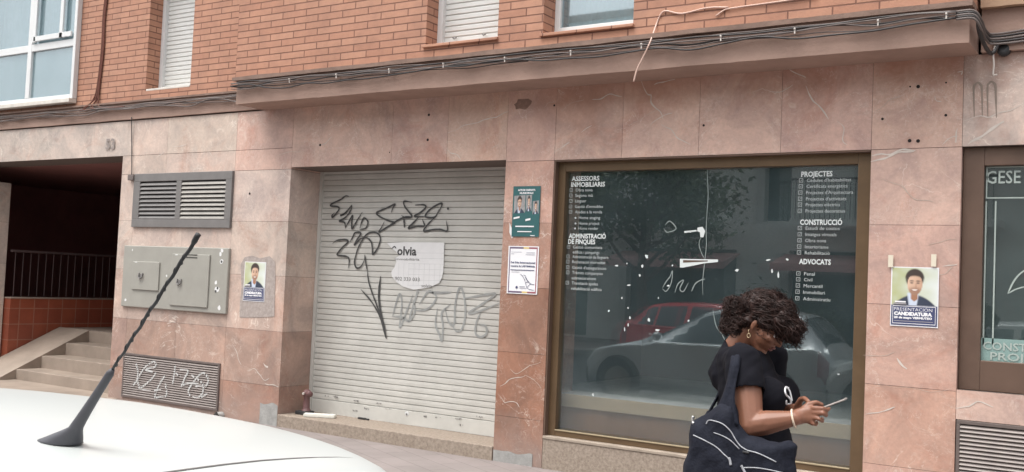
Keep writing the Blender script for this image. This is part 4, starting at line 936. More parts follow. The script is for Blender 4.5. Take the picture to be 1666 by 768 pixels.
# white poster with coloured border
x0, z0, w_, h_p = -4.562, -.083, .292, .388
G = thing('notice_poster', (x0+w_/2, D, z0), 'white poster with coloured border and a road sketch, lower on the narrow pillar', 'poster')
a = lambda nm, pts, k, m_: layer(G, nm, pts, w_, h_p, x0, z0, y-.0008*k, m_)
MB().bbox(x0, x0+w_, y, y+.0012, z0, z0+h_p, .0003).build('paper', PM['white'], G)
for (r_, m_) in ((rect(.04, .5, .945, .98), 'purple'), (rect(.5, .68, .945, .98), 'yel'), (rect(.68, .96, .945, .98), 'redd'), (rect(.04, .5, .02, .055), 'purple'), (rect(.5, .68, .02, .055), 'yel'), (rect(.68, .96, .02, .055), 'redd'), (rect(.04, .07, .055, .945), 'purple'), (rect(.93, .96, .055, .945), 'redd')):
    a('border', r_, 1, PM[m_])
t_ = MB(); yb_ = y-.003
text_mesh(t_, 'Pel Dia Internacional', x0+.1*w_, yb_, z0+.64*h_p, .034*h_p, .8*w_, .0008); text_mesh(t_, 'contra la LGTBIfòbia', x0+.1*w_, yb_, z0+.565*h_p, .034*h_p, .8*w_, .0008)
text_mesh(t_, 'NO A L\'ODI, A CORBERA', x0+.1*w_, yb_, z0+.49*h_p, .026*h_p, .8*w_) if False else text_mesh(t_, 'MÉS LLIURES, A CARRERS', x0+.1*w_, yb_, z0+.49*h_p, .026*h_p, .8*w_) if False else t_.face([(x0+p[0]*w_, yb_, z0+p[1]*h_p) for p in rect(.1, .88, .49, .505)])
for q in (rect(.1, .45, .87, .875), rect(.6, .88, .86, .867), rect(.1, .2, .83, .836), rect(.58, .88, .82, .827), rect(.14, .4, .45, .456), rect(.42, .6, .145, .155), rect(.42, .66, .115, .122)): t_.face([(x0+p[0]*w_, yb_, z0+p[1]*h_p) for p in q])
for c0 in ([(.44, .41), (.5, .38), (.58, .3), (.62, .22), (.68, .13), (.78, .1), (.9, .09)], [(.54, .40), (.6, .38), (.66, .3), (.74, .24), (.82, .21), (.9, .21)], [(.6, .35), (.66, .29)], [(.62, .24), (.72, .26)], [(.68, .15), (.78, .22)]):
    t_.ribbon([(x0+p[0]*w_, z0+p[1]*h_p) for p in c0], .0045, yb_, False)
t_.lathe((x0+.33*w_, yb_, z0+.135*h_p), [(.011, 0), (.011, -.0004)], 12, 'y'); t_.build('lettering', PM['navy'], G)
tp = MB(); tp.poly([(-4.565,0.497),(-4.541,0.447),(-4.52,0.382),(-4.537,0.366),(-4.564,0.417)], D-.003); tag(tp.build('paper_scrap', M['paper'], None, (-4.56, D, .42)), 'small torn paper scrap stuck beside the teal poster', 'paper scrap')

# ------------------------------------------------------------ cables
def cable_run(name, paths, m_, label, group=None, r=.007, cat_='cable'):
    if len(paths) < 3:
        mb = MB()
        for pts, rr in paths: mb.tube(cat(pts, 6), rr, 7)
        return tag(mb.build(name, m_, None, paths[0][0][0], smooth=True), label, cat_, group)
    T = thing(name, paths[0][0][0], label, cat_, group)
    for pts, rr in paths: MB().tube(cat(pts, 6), rr, 7).build('cable', m_, T, smooth=True)
    return T
random.seed(11)
def along(x0, x1, y, z, n, amp, seed):
    return [(x0+(x1-x0)*i/n, y+noise.noise(Vector((i*.6, seed, 2)))*.006, z+noise.noise(Vector((i*.55, seed, 5)))*amp) for i in range(n+1)]
black, greyc = [], []
for k in range(6): (black if k % 2 else greyc).append((along(-7.52, -1.12, 6.590-.005*(k % 3), 1.778-.010*k, 26, .020+.007*k, k*3.7), .0045+.0016*(k % 2)))
black.append((along(-7.5, -4.2, 6.60, 1.722, 12, .035, 31), .004)); greyc.append((along(-4.4, -1.12, 6.60, 1.725, 12, .03, 32), .004))
# over the corner at the right, down, and on along the next wall
for k in range(5):
    e_ = [(-1.12, 6.59, 1.772-.012*k), (-1.02, 6.58, 1.765-.012*k), (-.985, 6.64, 1.72-.014*k), (-.985, 6.85, 1.70-.014*k), (-.93, 6.93, 1.695-.016*k), (-.6, 6.935, 1.72-.018*k), (0, 6.94, 1.73-.012*k), (1.5, 6.94, 1.74-.012*k), (3.1, 6.94, 1.74-.012*k)]
    (black if k % 2 else greyc).append((e_, .0075))
black.append(([(-1.0, 6.62, 1.71), (-1.0, 6.66, 1.66), (-.985, 6.75, 1.6), (-.97, 6.9, 1.57), (-.95, 6.93, 1.585), (-.93, 6.94, 1.63)], .013))
cable_run('cable_bundle', black, M['cable'], 'sagging black cables clipped along the projecting cornice, round its right corner', 'facade cables')
cable_run('cable_bundle', greyc, M['cableg'], 'dull grey cables twisted with the black ones along the cornice', 'facade cables')
lb = []
for k in range(6): lb.append((along(-13.5, -7.52, 6.952-.005*(k % 3), 1.755-.011*k, 24, .022+.007*k, 50+k*2.9), .0045+.0016*(k % 2)))
cable_run('cable_bundle', lb, M['cableg'], 'dusty cables along the render band left of the cornice', 'facade cables')
vt = []
for k in range(5):
    o_ = .012*(k-2); xx = -10.122
    vt.append(([(xx+o_, 6.985, 4.8), (xx+o_+.01, 6.985, 3.2), (xx+o_*.8-.01, 6.985, 2.8), (xx+o_*.9, 6.985, 2.4), (xx+o_-.035, 6.985, 2.0), (xx+o_*2-.05, 6.975, 1.86), (xx-.06+o_*6-.1*(k % 2), 6.95, 1.755), (xx-.3+.2*k, 6.95, 1.74)], .0065))
cable_run('cable_drop', vt, M['rust'], 'dark red-brown cables running down the brick between the left windows', None)
cable_run('loose_cable', [([(-2,6.69,1.996),(-2.335,6.69,1.988),(-2.554,6.69,1.983),(-2.643,6.69,1.976),(-2.71,6.69,1.939)], .0055), ([(-2.621,6.69,1.991),(-2.781,6.69,2.004),(-2.967,6.69,1.984),(-3.088,6.69,2.016),(-3.131,6.69,2.002),(-3.167,6.69,1.925)]+[(-3.158,6.58,1.772),(-3.207,6.58,1.67),(-3.252,6.58,1.584),(-3.278,6.58,1.492)], .006)], M['cablep'], 'loose pinkish cable drooping over the cornice with its end hanging free')
cable_run('thin_cable', [([(-9.511, 6.97, 1.62), (-9.511+.003, 6.985, 1.4), (-9.471, 6.985, 1.0), (-9.477, 6.98, .95)], .0045)], M['cable'], 'thin dark cable dropping to the top corner of the grey louvre')
jb = MB(); jb.bbox(-9.498, -9.404, 6.955, 6.995, .93, .99, .006); tag(jb.build('junction_box', M['cableg'], None, (-9.456, D, .96)), 'tiny cable clamp at the top left corner of the grey louvre', 'cable clamp')
lp = MB(); lp.lathe((-.90, 6.965, 1.60), [(.0, -.012), (.032, -.012), (.04, -.004), (.042, .02)], 16, 'y'); tag(lp.build('cable_gland', M['black'], None, (-.9, 6.99, 1.6), smooth=True), 'round black cable outlet below the right corner of the cornice', 'cable outlet')
hk = MB(); hk.tube(cat([(-.945, 6.93, 1.62), (-.955, 6.93, 1.57), (-.95, 6.93, 1.5), (-.952, 6.93, 1.44), (-.93, 6.925, 1.435)], 5), .006, 6); tag(hk.build('dangling_wire', M['clip'], None, (-.95, 6.95, 1.5)), 'short pale wire end dangling below the round cable outlet', 'wire')
cp0 = None
cxs = [-6.744,-6.174,-5.574,-5.003,-4.403,-3.810,-3.225,-2.623,-2.109,-1.577,-1.173]
for i, x in enumerate(cxs):
    z_ = 1.765
    if cp0 is None:
        m_ = MB(); m_.bbox(x-.006, x+.006, 6.568, 6.632, z_-.010, z_+.003, .002); m_.bbox(x-.005, x+.005, 6.574, 6.58, z_-.038, z_-.010, .0015)
        cp0 = m_.build('cable_clip', M['clip'], None, (x, 6.6, z_)); o = cp0
    else:
        o = cp0.copy(); COL.objects.link(o); o.location = (x, 6.6, z_)
    tag(o, 'small white cable clip on the cornice fascia', 'cable clip', 'white clips holding the cornice cables')

# ------------------------------------------------------------ small things on the doorstep
hx, hy, hz = -6.93, 7.21, -1.336
hp = thing('floor_bolt', (hx, hy, hz), 'old brown metal standpipe with a side spout in the corner of the doorstep', 'standpipe')
m_ = MB(); m_.lathe((hx, hy, hz), [(.05, 0), (.052, .03), (.04, .045), (.033, .06), (.03, .16), (.036, .175), (.042, .19), (.04, .215), (.02, .235), (.0, .237)], 18); m_.build('pipe_body', mat('brown_painted_iron', (.17, .085, .085), .5, .3, 20), hp, smooth=True)
m_ = MB(); m_.tube([(hx, hy, hz+.2), (hx+.05, hy-.03, hz+.205), (hx+.085, hy-.045, hz+.2)], [.026, .024, .028], 12); m_.build('spout', mat('brown_painted_iron2', (.18, .09, .09), .5, .3, 20), hp, smooth=True)
MB().lathe((hx+.0, hy-.055, hz+.2), [(.0, -.002), (.012, -.002), (.012, .01)], 12, 'y').build('cap', M['clip'], hp)
MB().bbox(hx-.075, hx+.06, hy-.075, hy+.05, hz, hz+.035, .008).build('base_plate', M['black'], hp)
hp.name = 'standpipe'
fb = MB(); bm = bmesh.new(); bmesh.ops.create_cube(bm, size=1)
for v in bm.verts: v.co = Vector((v.co.x*.30, v.co.y*.075, v.co.z*.032))
bmesh.ops.bevel(bm, geom=list(bm.edges), offset=.006, segments=2, affect='EDGES'); bmesh.ops.rotate(bm, verts=bm.verts, matrix=Matrix.Rotation(math.radians(28), 3, 'Z')); bmesh.ops.translate(bm, verts=bm.verts, vec=(-6.70, 7.155, -1.319))
fb.bm(bm); tag(fb.build('foam_block', mat('white_foam', (.75, .74, .68), .8, .12, 20, .2), None, (-6.70, 7.155, -1.335)), 'white foam strip lying on the doorstep beside the standpipe', 'foam strip')
fb = MB(); fb.bbox(-6.40, -6.31, 7.345, 7.37, -1.335, -1.318, .004); fb.bbox(-6.312, -6.27, 7.35, 7.368, -1.335, -1.321, .003); tag(fb.build('cigarette_lighter', M['black'], None, (-6.35, 7.35, -1.335)), 'small black lighter lying on the doorstep against the shutter', 'lighter')

# ------------------------------------------------------------ cars
def interp(tab, s):
    for (a, va), (b, vb) in zip(tab, tab[1:]):
        if s <= b:
            t = (s-a)/(b-a) if b > a else 0
            return va+(vb-va)*t
    return tab[-1][1]
def smooth_tab(tab, s, r=.012):
    return sum(interp(tab, min(1, max(0, s+d*r))) for d in (-2, -1, 0, 1, 2))/5
CARG = glass_mat('car_glass', .14, (.16, .19, .19), 0)
def car(name, loc, Lc, Wc, Hc, d, paint, label, roof=None, ws=.30, rear=.93, tail=(1, .66), wrt=None, wtop=None):
    """d=-1: front towards -X. loc is the ground point under the front bumper."""
    T = thing(name, loc, label, 'car')
    fx, yc, zg = loc
    zt = roof or [(0, .40), (.012, .47), (.05, .55), (.14, .615), (.25, .665), (.285, .69), (.44, .945), (.52, .992), (.64, 1.0), (.78, .985), (.86, .95), (.965, .72), (.985, .63), (1, .52)]
    zb = [(0, .38), (.012, .44), (.05, .52), (.14, .58), (.28, .62), (.6, .645), (.95, .66), (.985, .58), (1, .5)]
    wb = [(0, .70), (.012, .80), (.05, .90), (.12, .965), (.25, 1), (.8, 1), (.94, .96), (.985, .88), (1, .78)]
    wr = wrt or [(0, .6), (.05, .8), (.25, .78), (.30, .72), (.44, .615), (.6, .63), (.84, .60), (.93, .60), (1, .62)]
    ns, grid = 84, []
    for i in range(ns+1):
        s = i/ns; x = fx+(-d)*s*Lc
        t, b_, w1, w2 = smooth_tab(zt, s)*Hc, smooth_tab(zb, s)*Hc, smooth_tab(wb, s)*Wc/2, smooth_tab(wr, s)*Wc/2
        up = max(.0, t-b_)
        if up > .12: key = [(w1*.90, .20), (w1*.98, .30), (w1, .50), (w1*.975, b_-.05), (w1*.955, b_), (w2*1.06, t-.085), (w2, t-.048), (w2*.88, t-.024), (w2*.5, t-.006), (0, t)]
        else: key = [(w1*.90, .20), (w1*.98, .30), (w1, .42), (w1*.99, b_-.09), (w1*.96, b_-.03), (w1*.90, t-.022), (w1*.82, t-.012), (w1*.6, t-.004), (w1*.3, t), (0, t)]
        half = cat([(a, z_) for a, z_ in key], 4)
        full = [(-a, z_) for a, z_ in half]+[(a, z_) for a, z_ in reversed(half[:-1])]
        grid.append([(x, yc+a, zg+z_) for a, z_ in full])
    m = len(grid[0]); nh = (m-1)//2
    vs = [v for r_ in grid for v in r_]
    body, cabin = [], []
    fs = [(i*m+k, i*m+k+1, (i+1)*m+k+1, (i+1)*m+k) for i in range(ns) for k in range(m-1)]
    mb = MB(); mb.add(vs, fs); mb.face(grid[0]); mb.face(grid[-1])
    bo = mb.build('body', paint, T, smooth=True)
    def pick(nm, cond, off=.004, mt=CARG, **kw):
        sel = [(i, k) for i in range(ns) for k in range(m-1) if cond((i+.5)/ns, min(k+.5, m-1-k-.5)/4.0, k < nh)]
        if not sel: return
        mb = MB()
        for i, k in sel:
            q = [Vector(grid[a][b]) for a, b in ((i, k), (i, k+1), (i+1, k+1), (i+1, k))]
            nrm = (q[1]-q[0]).cross(q[3]-q[0]); 
            c_ = sum(q, Vector())/4
            if nrm.dot(c_-Vector((fx-d*Lc*.5, yc, zg+.5))) < 0: nrm = -nrm
            nrm.normalize(); mb.face([p+nrm*off for p in q])
        return mb.build(nm, mt, T, **kw)
    if ws:
        pick('windscreen', lambda s, v, l: ws-.005 < s < (wtop-.01 if wtop else ws+.135) and v > 5.2)
        pick('rear_window', lambda s, v, l: rear-.055 < s < rear+.03 and v > 5.6)
        for side in (True, False):
            pick('side_window', lambda s, v, l: l == side and (.36 if not wtop else .37) < s < .63 and 4.1 < v < 5.0 and s > (.30 if not wtop else .33)+(.12 if not wtop else .17)*(v-4))
            pick('side_window', lambda s, v, l: l == side and .65 < s < .80 and 4.1 < v < 5.0)
            pick('quarter_window', lambda s, v, l: l == side and .815 < s < .90-.04*(v-4) and 4.1 < v < 4.9)
            pick('sill_trim', lambda s, v, l: l == side and .2 < s < .8 and v < .6, .003, M['black'])
        pick('front_bumper_grille', lambda s, v, l: s < .012 and .5 < v < 2.3, .004, M['black'])
        for side in (True, False): pick('headlight', lambda s, v, l: l == side and .012 < s < .10 and 3.0 < v < 4.4, .004, M['vinyl'])
        for side in (True, False): pick('tail_light', lambda s, v, l: l == side and .95 < s < .99 and 2.2 < v < 4.0, .004, PM['redd'])
        ml = MB()
        for sg in (-1, 1):
            mx, my, mz = fx-d*Lc*.345, yc+sg*(Wc/2+.07), zg+.68*Hc
            mm = MB(); bm = bmesh.new(); bmesh.ops.create_icosphere(bm, subdivisions=2, radius=1)
            for v in bm.verts: v.co = Vector((mx+v.co.x*.06, my+v.co.y*.10, mz+v.co.z*.065))
            mm.bm(bm); mm.build('wing_mirror', paint, T, smooth=True)
    for s_ in (.175, .80):
        for sg in (-1, 1):
            cx_, cy_ = fx-d*s_*Lc, yc+sg*(Wc/2-.085)
            ar = MB(); n_ = 28
            yo = yc+sg*(Wc/2+.003)
            ar.face([(cx_+.345*math.cos(2*math.pi*k/n_), yo, zg+max(.2, .32+.345*math.sin(2*math.pi*k/n_))) for k in range(n_)])
            ar.build('wheel_arch', M['black'], T)
            ty = MB(); ty.lathe((cx_, cy_, zg+.305), [(.20, -.095), (.29, -.092), (.305, -.07), (.305, .07), (.29, .092), (.20, .095)], 28, 'y')
            to = ty.build('wheel', M['black'], T, smooth=True)
            ri = MB(); ri.lathe((cx_, cy_+sg*.10, zg+.305), [(.205, -.02*sg), (.2, .004*sg), (.17, -.002*sg), (.06, .01*sg), (.0, .012*sg)], 28, 'y'); ri.build('rim', M['louvrel'], to)
    return T, grid
paintw = bpy.data.materials.new('white_car_paint'); paintw.use_nodes = True
b_ = paintw.node_tree.nodes['Principled BSDF']; b_.inputs['Base Color'].default_value = (.48, .505, .495, 1); b_.inputs['Roughness'].default_value = .45; b_.inputs['Coat Weight'].default_value = .35; b_.inputs['Coat Roughness'].default_value = .12
def paint(nm, c_, metal=.4):
    p_ = bpy.data.materials.new(nm); p_.use_nodes = True; q = p_.node_tree.nodes['Principled BSDF']
    q.inputs['Base Color'].default_value = (*c_, 1); q.inputs['Metallic'].default_value = metal; q.inputs['Roughness'].default_value = .35; q.inputs['Coat Weight'].default_value = 1; q.inputs['Coat Roughness'].default_value = .05; return p_
WH = 1.405
wt = [(0, .40), (.012, .47), (.05, .56), (.14, .625), (.23, .68), (.27, .71), (.42, .945), (.50, .984), (.58, .998), (.68, 1.006), (.76, 1.005), (.83, .998), (.855, .985), (.88, .93), (.95, .68), (.985, .63), (1, .52)]
WC, wgrid = car('white_car', (-3.62, .60, RZ), 3.34, 1.68, WH, -1, paintw, 'white hatchback in the left foreground, only its roof and aerial showing', roof=wt, rear=.91, wrt=[(0, .6), (.05, .8), (.25, .78), (.30, .72), (.42, .60), (.55, .60), (.70, .59), (.78, .565), (.84, .50), (.88, .46), (.95, .56), (1, .62)])
# hatch seam across the roof
bvh = None
dg = bpy.context.evaluated_depsgraph_get()
wb_ = [c_ for c_ in WC.children if c_.name.startswith('body')][0]
tree = BVHTree.FromPolygons([tuple(Vector(v.co)+Vector(WC.location)) for v in wb_.data.vertices], [tuple(p.vertices) for p in wb_.data.polygons])
def roofz(x, y):
    h = tree.ray_cast(Vector((x, y, 1)), Vector((0, 0, -1))); return h[0].z if h[0] else -.2
sm = MB(); sm.tube([(-.845-.02*abs((y-.6)/.5)**3, y, roofz(-.845, y)+.0003) for y in [.20+.80*i/30 for i in range(31)]], .0014, 6)
sm.build('hatch_seam', M['louvre'], WC, smooth=True)
rv_ = MB(); rv_.lathe((-.85, 1.05, roofz(-.85, 1.05)), [(.006, -.002), (.006, .003), (.003, .005)], 8); rv_.build('roof_bolt', M['black'], WC)
# aerial: boot shaped rubber foot, tapered shank, twisted mast
AE = MB()
ax_, ay_ = -1.006, .672; az_ = roofz(ax_, ay_)
base = Vector((ax_, ay_, az_))
tipd = Vector((-0.797,0.668,0.034))
s0 = Vector((-0.974,0.669,-0.173)); p2 = Vector((-0.917,0.668,-0.107))
axis = (p2-s0).normalized(); mast_axis = (tipd-p2).normalized()
side = Vector((-0.969,0.672,-0.197))-Vector((-1.028,0.672,-0.204))
hw = side.length/2; n_ = 18; vs = []; fs = []; rings = []
hb_ = s0.z-base.z
for (h, rx, ry) in ((0, .98, 1.0), (.06, 1.0, 1.03), (.14, .92, .97), (.35, .75, .85), (.6, .56, .66), (.82, .40, .48), (1.0, .30, .36)):
    rings.append([Vector((base.x+(s0.x-base.x)*h+hw*rx*math.cos(2*math.pi*k/n_), base.y+(s0.y-base.y)*h+.019*ry*math.sin(2*math.pi*k/n_), base.z+hb_*h)) for k in range(n_)])
for (t, r_) in ((.12, .0064), (.3, .0054), (.6, .0046), (.93, .0042), (1.0, .0022)):
    c_ = s0.lerp(p2, t); a_ = axis.cross(Vector((0, 1, 0))).normalized(); tt = min(1, t/.3); a_ = (Vector((-1, 0, 0))*(1-tt)+a_*(1 if a_.x < 0 else -1)*tt).normalized()
    rings.append([c_+a_*(-r_*math.cos(2*math.pi*k/n_))+Vector((0, 1, 0))*(r_*math.sin(2*math.pi*k/n_)) for k in range(n_)])
# keep ring orientation consistent (cos along +X)
for r_ in rings: vs += r_
for i in range(len(rings)-1):
    for k in range(n_): fs.append((i*n_+k, i*n_+(k+1) % n_, (i+1)*n_+(k+1) % n_, (i+1)*n_+k))
fs += [tuple(range(n_)), tuple((len(rings)-1)*n_+k for k in range(n_))]
AE.add(vs, fs)
aerial = AE.build('aerial', mat('aerial_rubber', (.055, .055, .065), .5, .15, 40), WC, smooth=True)
AM = MB(); pts = []; 
a_ = mast_axis.cross(Vector((0, 1, 0))).normalized(); b2 = Vector((0, 1, 0))
mp_ = [p2.lerp(tipd, i/60) for i in range(61)]
AM.tube([q+a_*(.0007*math.sin(i*.55)) for i, q in enumerate(mp_)], [.0014+.0006*min(1, i/60)+(.0009 if i > 56 else 0) for i in range(61)], 8)
AM.tube([p2.lerp(tipd, i/200)+a_*(.0018*math.cos(i*.33))+b2*(.0018*math.sin(i*.33)) for i in range(186)], .0007, 5)
AM.build('mast', M['black'], aerial, smooth=True)
car('silver_car', (-7.12, .45, RZ), 3.55, 1.66, 1.42, -1, paint('silver_paint', (.55, .57, .58), .6), 'silver hatchback parked ahead of the white one, seen reflected in the display window', roof=[(0, .36), (.012, .43), (.05, .51), (.14, .575), (.24, .625), (.275, .65), (.50, .945), (.57, .99), (.66, 1.0), (.78, .985), (.88, .95), (.965, .72), (.985, .63), (1, .52)], ws=.29, wtop=.50)
car('red_car', (-5.15, -4.6, RZ), 3.95, 1.7, 1.40, 1, paint('red_paint', (.85, .03, .05), .0), 'dark red hatchback parked across the street, seen reflected in the display window')

# ------------------------------------------------------------ across the street (seen in the panes)
OB = thing('opposite_building', (-6, -11.5, GZ), 'pale plastered building across the street with balconies over shops, seen only as a reflection', 'building')
wl = MB(); y0, y1 = -12.0, -11.5
zl_ = [GZ, 1.15, 1.7, 4.2, 4.7, 7.2]
ops = [(-22, -19), (-17.5, -14), (-12.8, -9.6), (-8.2, -3.8), (-2.6, .5), (1.8, 5)]
wall_open(wl, -30, 14, GZ, 1.7, y0, y1, [(a, b_, GZ+.05, 1.15) for a, b_ in ops])
o2 = [(-21.5, -20.2), (-18, -16.7), (-14.6, -13.2), (-12, -10.6), (-8.9, -8.2), (-6.4, -4.6), (-2.6, -1.2), (1, 2.4), (5, 6.4)]
wall_open(wl, -30, 14, 1.7, 4.7, y0, y1, [(a, b_, 1.9, 4.1) for a, b_ in o2])
wall_open(wl, -30, 14, 4.7, 7.6, y0, y1, [(a, b_, 4.9, 7.0) for a, b_ in o2])
wl.build('wall', mat('pale_green_plaster', (.88, .89, .84), .85, .2, 1.5), OB)
bc = MB()
for z_ in (1.72, 4.72):
    for a, b_ in ((-15.5, -9.9), (-7.9, -3.2), (-1, 4)): bc.box(a, b_, -11.5, -10.5, z_, z_+.16)
split_build(bc, 'balcony', mat('balcony_concrete', (.8, .8, .76), .8), OB, dist=.3)
rl_ = MB()
for z_ in (1.88, 4.88):
    for a, b_ in ((-15.5, -9.9), (-7.9, -3.2), (-1, 4)):
        rl_.box(a, b_, -10.54, -10.5, z_+.95, z_+1.0)
        n_ = int((b_-a)/.12)
        for k in range(n_): rl_.box(a+k*.12, a+k*.12+.015, -10.53, -10.515, z_, z_+.95)
split_build(rl_, 'balcony_railing', M['iron'], OB, dist=.15)
gp = MB()
for z0_, z1_, oo in ((GZ+.05, 1.15, ops), (1.9, 4.1, o2), (4.9, 7.0, o2)):
    for a, b_ in oo: gp.box(a, b_, -11.85, -11.83, z0_, z1_)
split_build(gp, 'window', mat('dark_opposite_window', (.09, .15, .14), .25), OB, dist=.3)
MB().box(-30, 14, -20, -11.45, 7.6, 7.8).build('roof', M['plaster2'], OB)
MB().box(-30, 14, -20, -19.8, RZ, 7.6).build('rear_wall', M['plaster2'], OB)
for k, (a, b_) in enumerate(((-12.9, -9.5), (-8.3, -3.7), (-2.7, .6))):
    aw = MB(); aw.add([(a, -11.48, 1.05), (b_, -11.48, 1.05), (b_, -10.3, .78), (a, -10.3, .78), (a, -10.3, .60), (b_, -10.3, .60), (a, -11.48, 1.02), (b_, -11.48, 1.02)], [(0, 1, 2, 3), (3, 2, 5, 4), (4, 5, 7, 6), (0, 3, 4, 6), (1, 7, 5, 2)])
    tag(aw.build('awning', mat('red_awning', (.72, .42, .40), .8), None, ((a+b_)/2, -11.4, .8)), ('faded red shop awning left across the street, near the trees', 'wide faded red shop awning in the middle across the street', 'faded red shop awning furthest right across the street')[k], 'awning', 'awnings across the street')
def street_tree(x, y, h, r, seed, label, nl=5200):
    random.seed(seed)
    T = thing('street_tree', (x, y, GZ), label, 'tree', 'street trees across the road')
    tk = MB(); tk.tube([(x, y, GZ), (x+.04, y, GZ+.8), (x-.03, y+.03, GZ+1.7), (x, y, GZ+h*.55)], [.16, .13, .11, .08], 10)
    tips = []
    for k in range(11):
        a_ = k*2.4; L_ = r*random.uniform(.6, .95); z0_ = GZ+1.6+k*.14
        e_ = (x+L_*math.cos(a_), y+L_*math.sin(a_), z0_+random.uniform(.5, 1.9)); tips.append(Vector(e_))
        tk.tube([(x, y, z0_), (x+.4*L_*math.cos(a_), y+.4*L_*math.sin(a_), z0_+.35), e_], [.06, .04, .015], 6)
    tk.build('trunk', mat('tree_bark', (.12, .09, .07), .9, .3, 10), T, smooth=True)
    cr = MB()
    cl_ = [t+Vector((random.gauss(0, .15), random.gauss(0, .15), random.gauss(0, .15))) for t in tips]+[Vector((x+random.uniform(-1, 1)*r*.6, y+random.uniform(-1, 1)*r*.6, GZ+h*random.uniform(.5, 1))) for _ in range(16)]
    for i in range(nl):
        c_ = random.choice(cl_); p = c_+Vector((random.gauss(0, .3), random.gauss(0, .3), random.gauss(0, .26)))
        u = Vector((random.gauss(0, 1), random.gauss(0, 1), random.gauss(0, .6))).normalized(); v = u.cross(Vector((random.random(), random.random(), random.random()))).normalized()
        s_ = random.uniform(.05, .10); cr.face([p-u*s_, p-v*s_*.55, p+u*s_, p+v*s_*.55])
    cr.build('crown', mat('leaf_green', (.05, .085, .03), .6, 0, 3, col2=(.09, .13, .045)), T, flat=True)
street_tree(-9.6, -5.9, 5.2, 1.7, 3, 'leafy street tree across the road beside the red hatchback')
street_tree(-13.3, -6.1, 5.0, 1.8, 5, 'leafy street tree across the road, left of the red hatchback')
hd_ = MB(); random.seed(9)
for i in range(2600):
    p = Vector((random.uniform(-9.4, -6.3), -9.6+random.gauss(0, .18), GZ+.35+abs(random.gauss(0, .42)))); u = Vector((random.gauss(0, 1), random.gauss(0, 1), random.gauss(0, 1))).normalized(); v = u.cross(Vector((.3, .5, .8))).normalized(); s_ = random.uniform(.05, .1)
    hd_.face([p-u*s_, p-v*s_*.4, p+u*s_, p+v*s_*.4])
pt = thing('planter', (-7.85, -9.6, GZ), 'long planter box full of shrubs outside the shops across the street', 'planter')
MB().bbox(-9.5, -6.2, -9.85, -9.35, GZ, GZ+.4, .02).build('box', M['bronzed'], pt); hd_.build('shrub', mat('shrub_leaf', (.04, .09, .035), .6, .4, 3), pt, flat=True)

# ------------------------------------------------------------ the woman
random.seed(21)
def P3(*a): return Vector(a)
def hullcap(bm, p0, r0, p1, r1, n=2):
    t = bmesh.new(); 
    for p, r in ((p0, r0), (p1, r1)):
        g_ = bmesh.ops.create_icosphere(t, subdivisions=n, radius=1)
        for v in g_['verts']: v.co = Vector(p)+Vector((v.co.x*r, v.co.y*r, v.co.z*r)) if not isinstance(r, tuple) else Vector(p)+Vector((v.co.x*r[0], v.co.y*r[1], v.co.z*r[2]))
    res = bmesh.ops.convex_hull(t, input=t.verts)
    bmesh.ops.delete(t, geom=list({e for e in res['geom_interior'] if isinstance(e, bmesh.types.BMVert)}), context='VERTS')
    me = bpy.data.meshes.new('t'); t.to_mesh(me); t.free(); bm.from_mesh(me); bpy.data.meshes.remove(me)
def ell(bm, c, r, rot=None, n=3):
    t = bmesh.new(); bmesh.ops.create_icosphere(t, subdivisions=n, radius=1)
    R_ = rot or Matrix.Identity(3)
    for v in t.verts: v.co = Vector(c)+R_ @ Vector((v.co.x*r[0], v.co.y*r[1], v.co.z*r[2]))
    me = bpy.data.meshes.new('t'); t.to_mesh(me); t.free(); bm.from_mesh(me); bpy.data.meshes.remove(me)
def chain(bm, pts, rs, n=2):
    for i in range(len(pts)-1): hullcap(bm, pts[i], rs[i], pts[i+1], rs[i+1], n)
def fuse(bm, voxel, smooth=6, name='t', disp=None, fac=.5):
    me = bpy.data.meshes.new(name); bm.to_mesh(me); bm.free()
    o = bpy.data.objects.new(name, me); COL.objects.link(o)
    r = o.modifiers.new('r', 'REMESH'); r.mode = 'VOXEL'; r.voxel_size = voxel; r.adaptivity = 0
    if smooth: s_ = o.modifiers.new('s', 'SMOOTH'); s_.iterations = smooth; s_.factor = fac
    dg = bpy.context.evaluated_depsgraph_get(); dg.update(); ev = o.evaluated_get(dg)
    m2 = bpy.data.meshes.new_from_object(ev); bpy.data.objects.remove(o); bpy.data.meshes.remove(me)
    if disp:
        m2.update(); ns_ = [v.normal.copy() for v in m2.vertices]
        for v, nn in zip(m2.vertices, ns_): v.co += nn*disp(v.co)
    return m2
def put(me, name, m_, parent, **kw):
    base_ = wloc(parent); me.transform(Matrix.Translation(-base_)); me.materials.clear(); me.materials.append(m_)
    for p in me.polygons: p.use_smooth = True
    me.name = name; o = bpy.data.objects.new(name, me); COL.objects.link(o); o.parent = parent
    for k, v in kw.items(): o[k] = v
    return o
def skin(nm, c_, c2):
    m = mat(nm, c_, .48, 0, 9, .04, 220, col2=c2); b = m.node_tree.nodes['Principled BSDF']
    b.inputs['Subsurface Weight'].default_value = .08; b.inputs['Subsurface Radius'].default_value = (.02, .008, .004); b.inputs['Subsurface Scale'].default_value = .3; return m
SK = skin('brown_skin', (.235, .105, .064), (.19, .08, .048))
cloth = mat('black_cotton', (.008, .008, .012), .9, .2, 12, .3, 14, spec=.15)
WX_, WY_ = -1.50, 4.25
P_ = thing('person', (WX_, WY_, GZ), 'woman in a black t-shirt with dark curly pinned-up hair, looking down at a phone', 'person')
ear = Vector((-1.469,4.25,-0.137)); tl_ = math.radians(38)
F = Vector((math.cos(tl_), -.10, -math.sin(tl_))).normalized(); Lf = Vector((0, 1, 0)); Lf = (Lf-F*Lf.dot(F)).normalized(); U = F.cross(Lf)*-1
if U.z < 0: U = -U
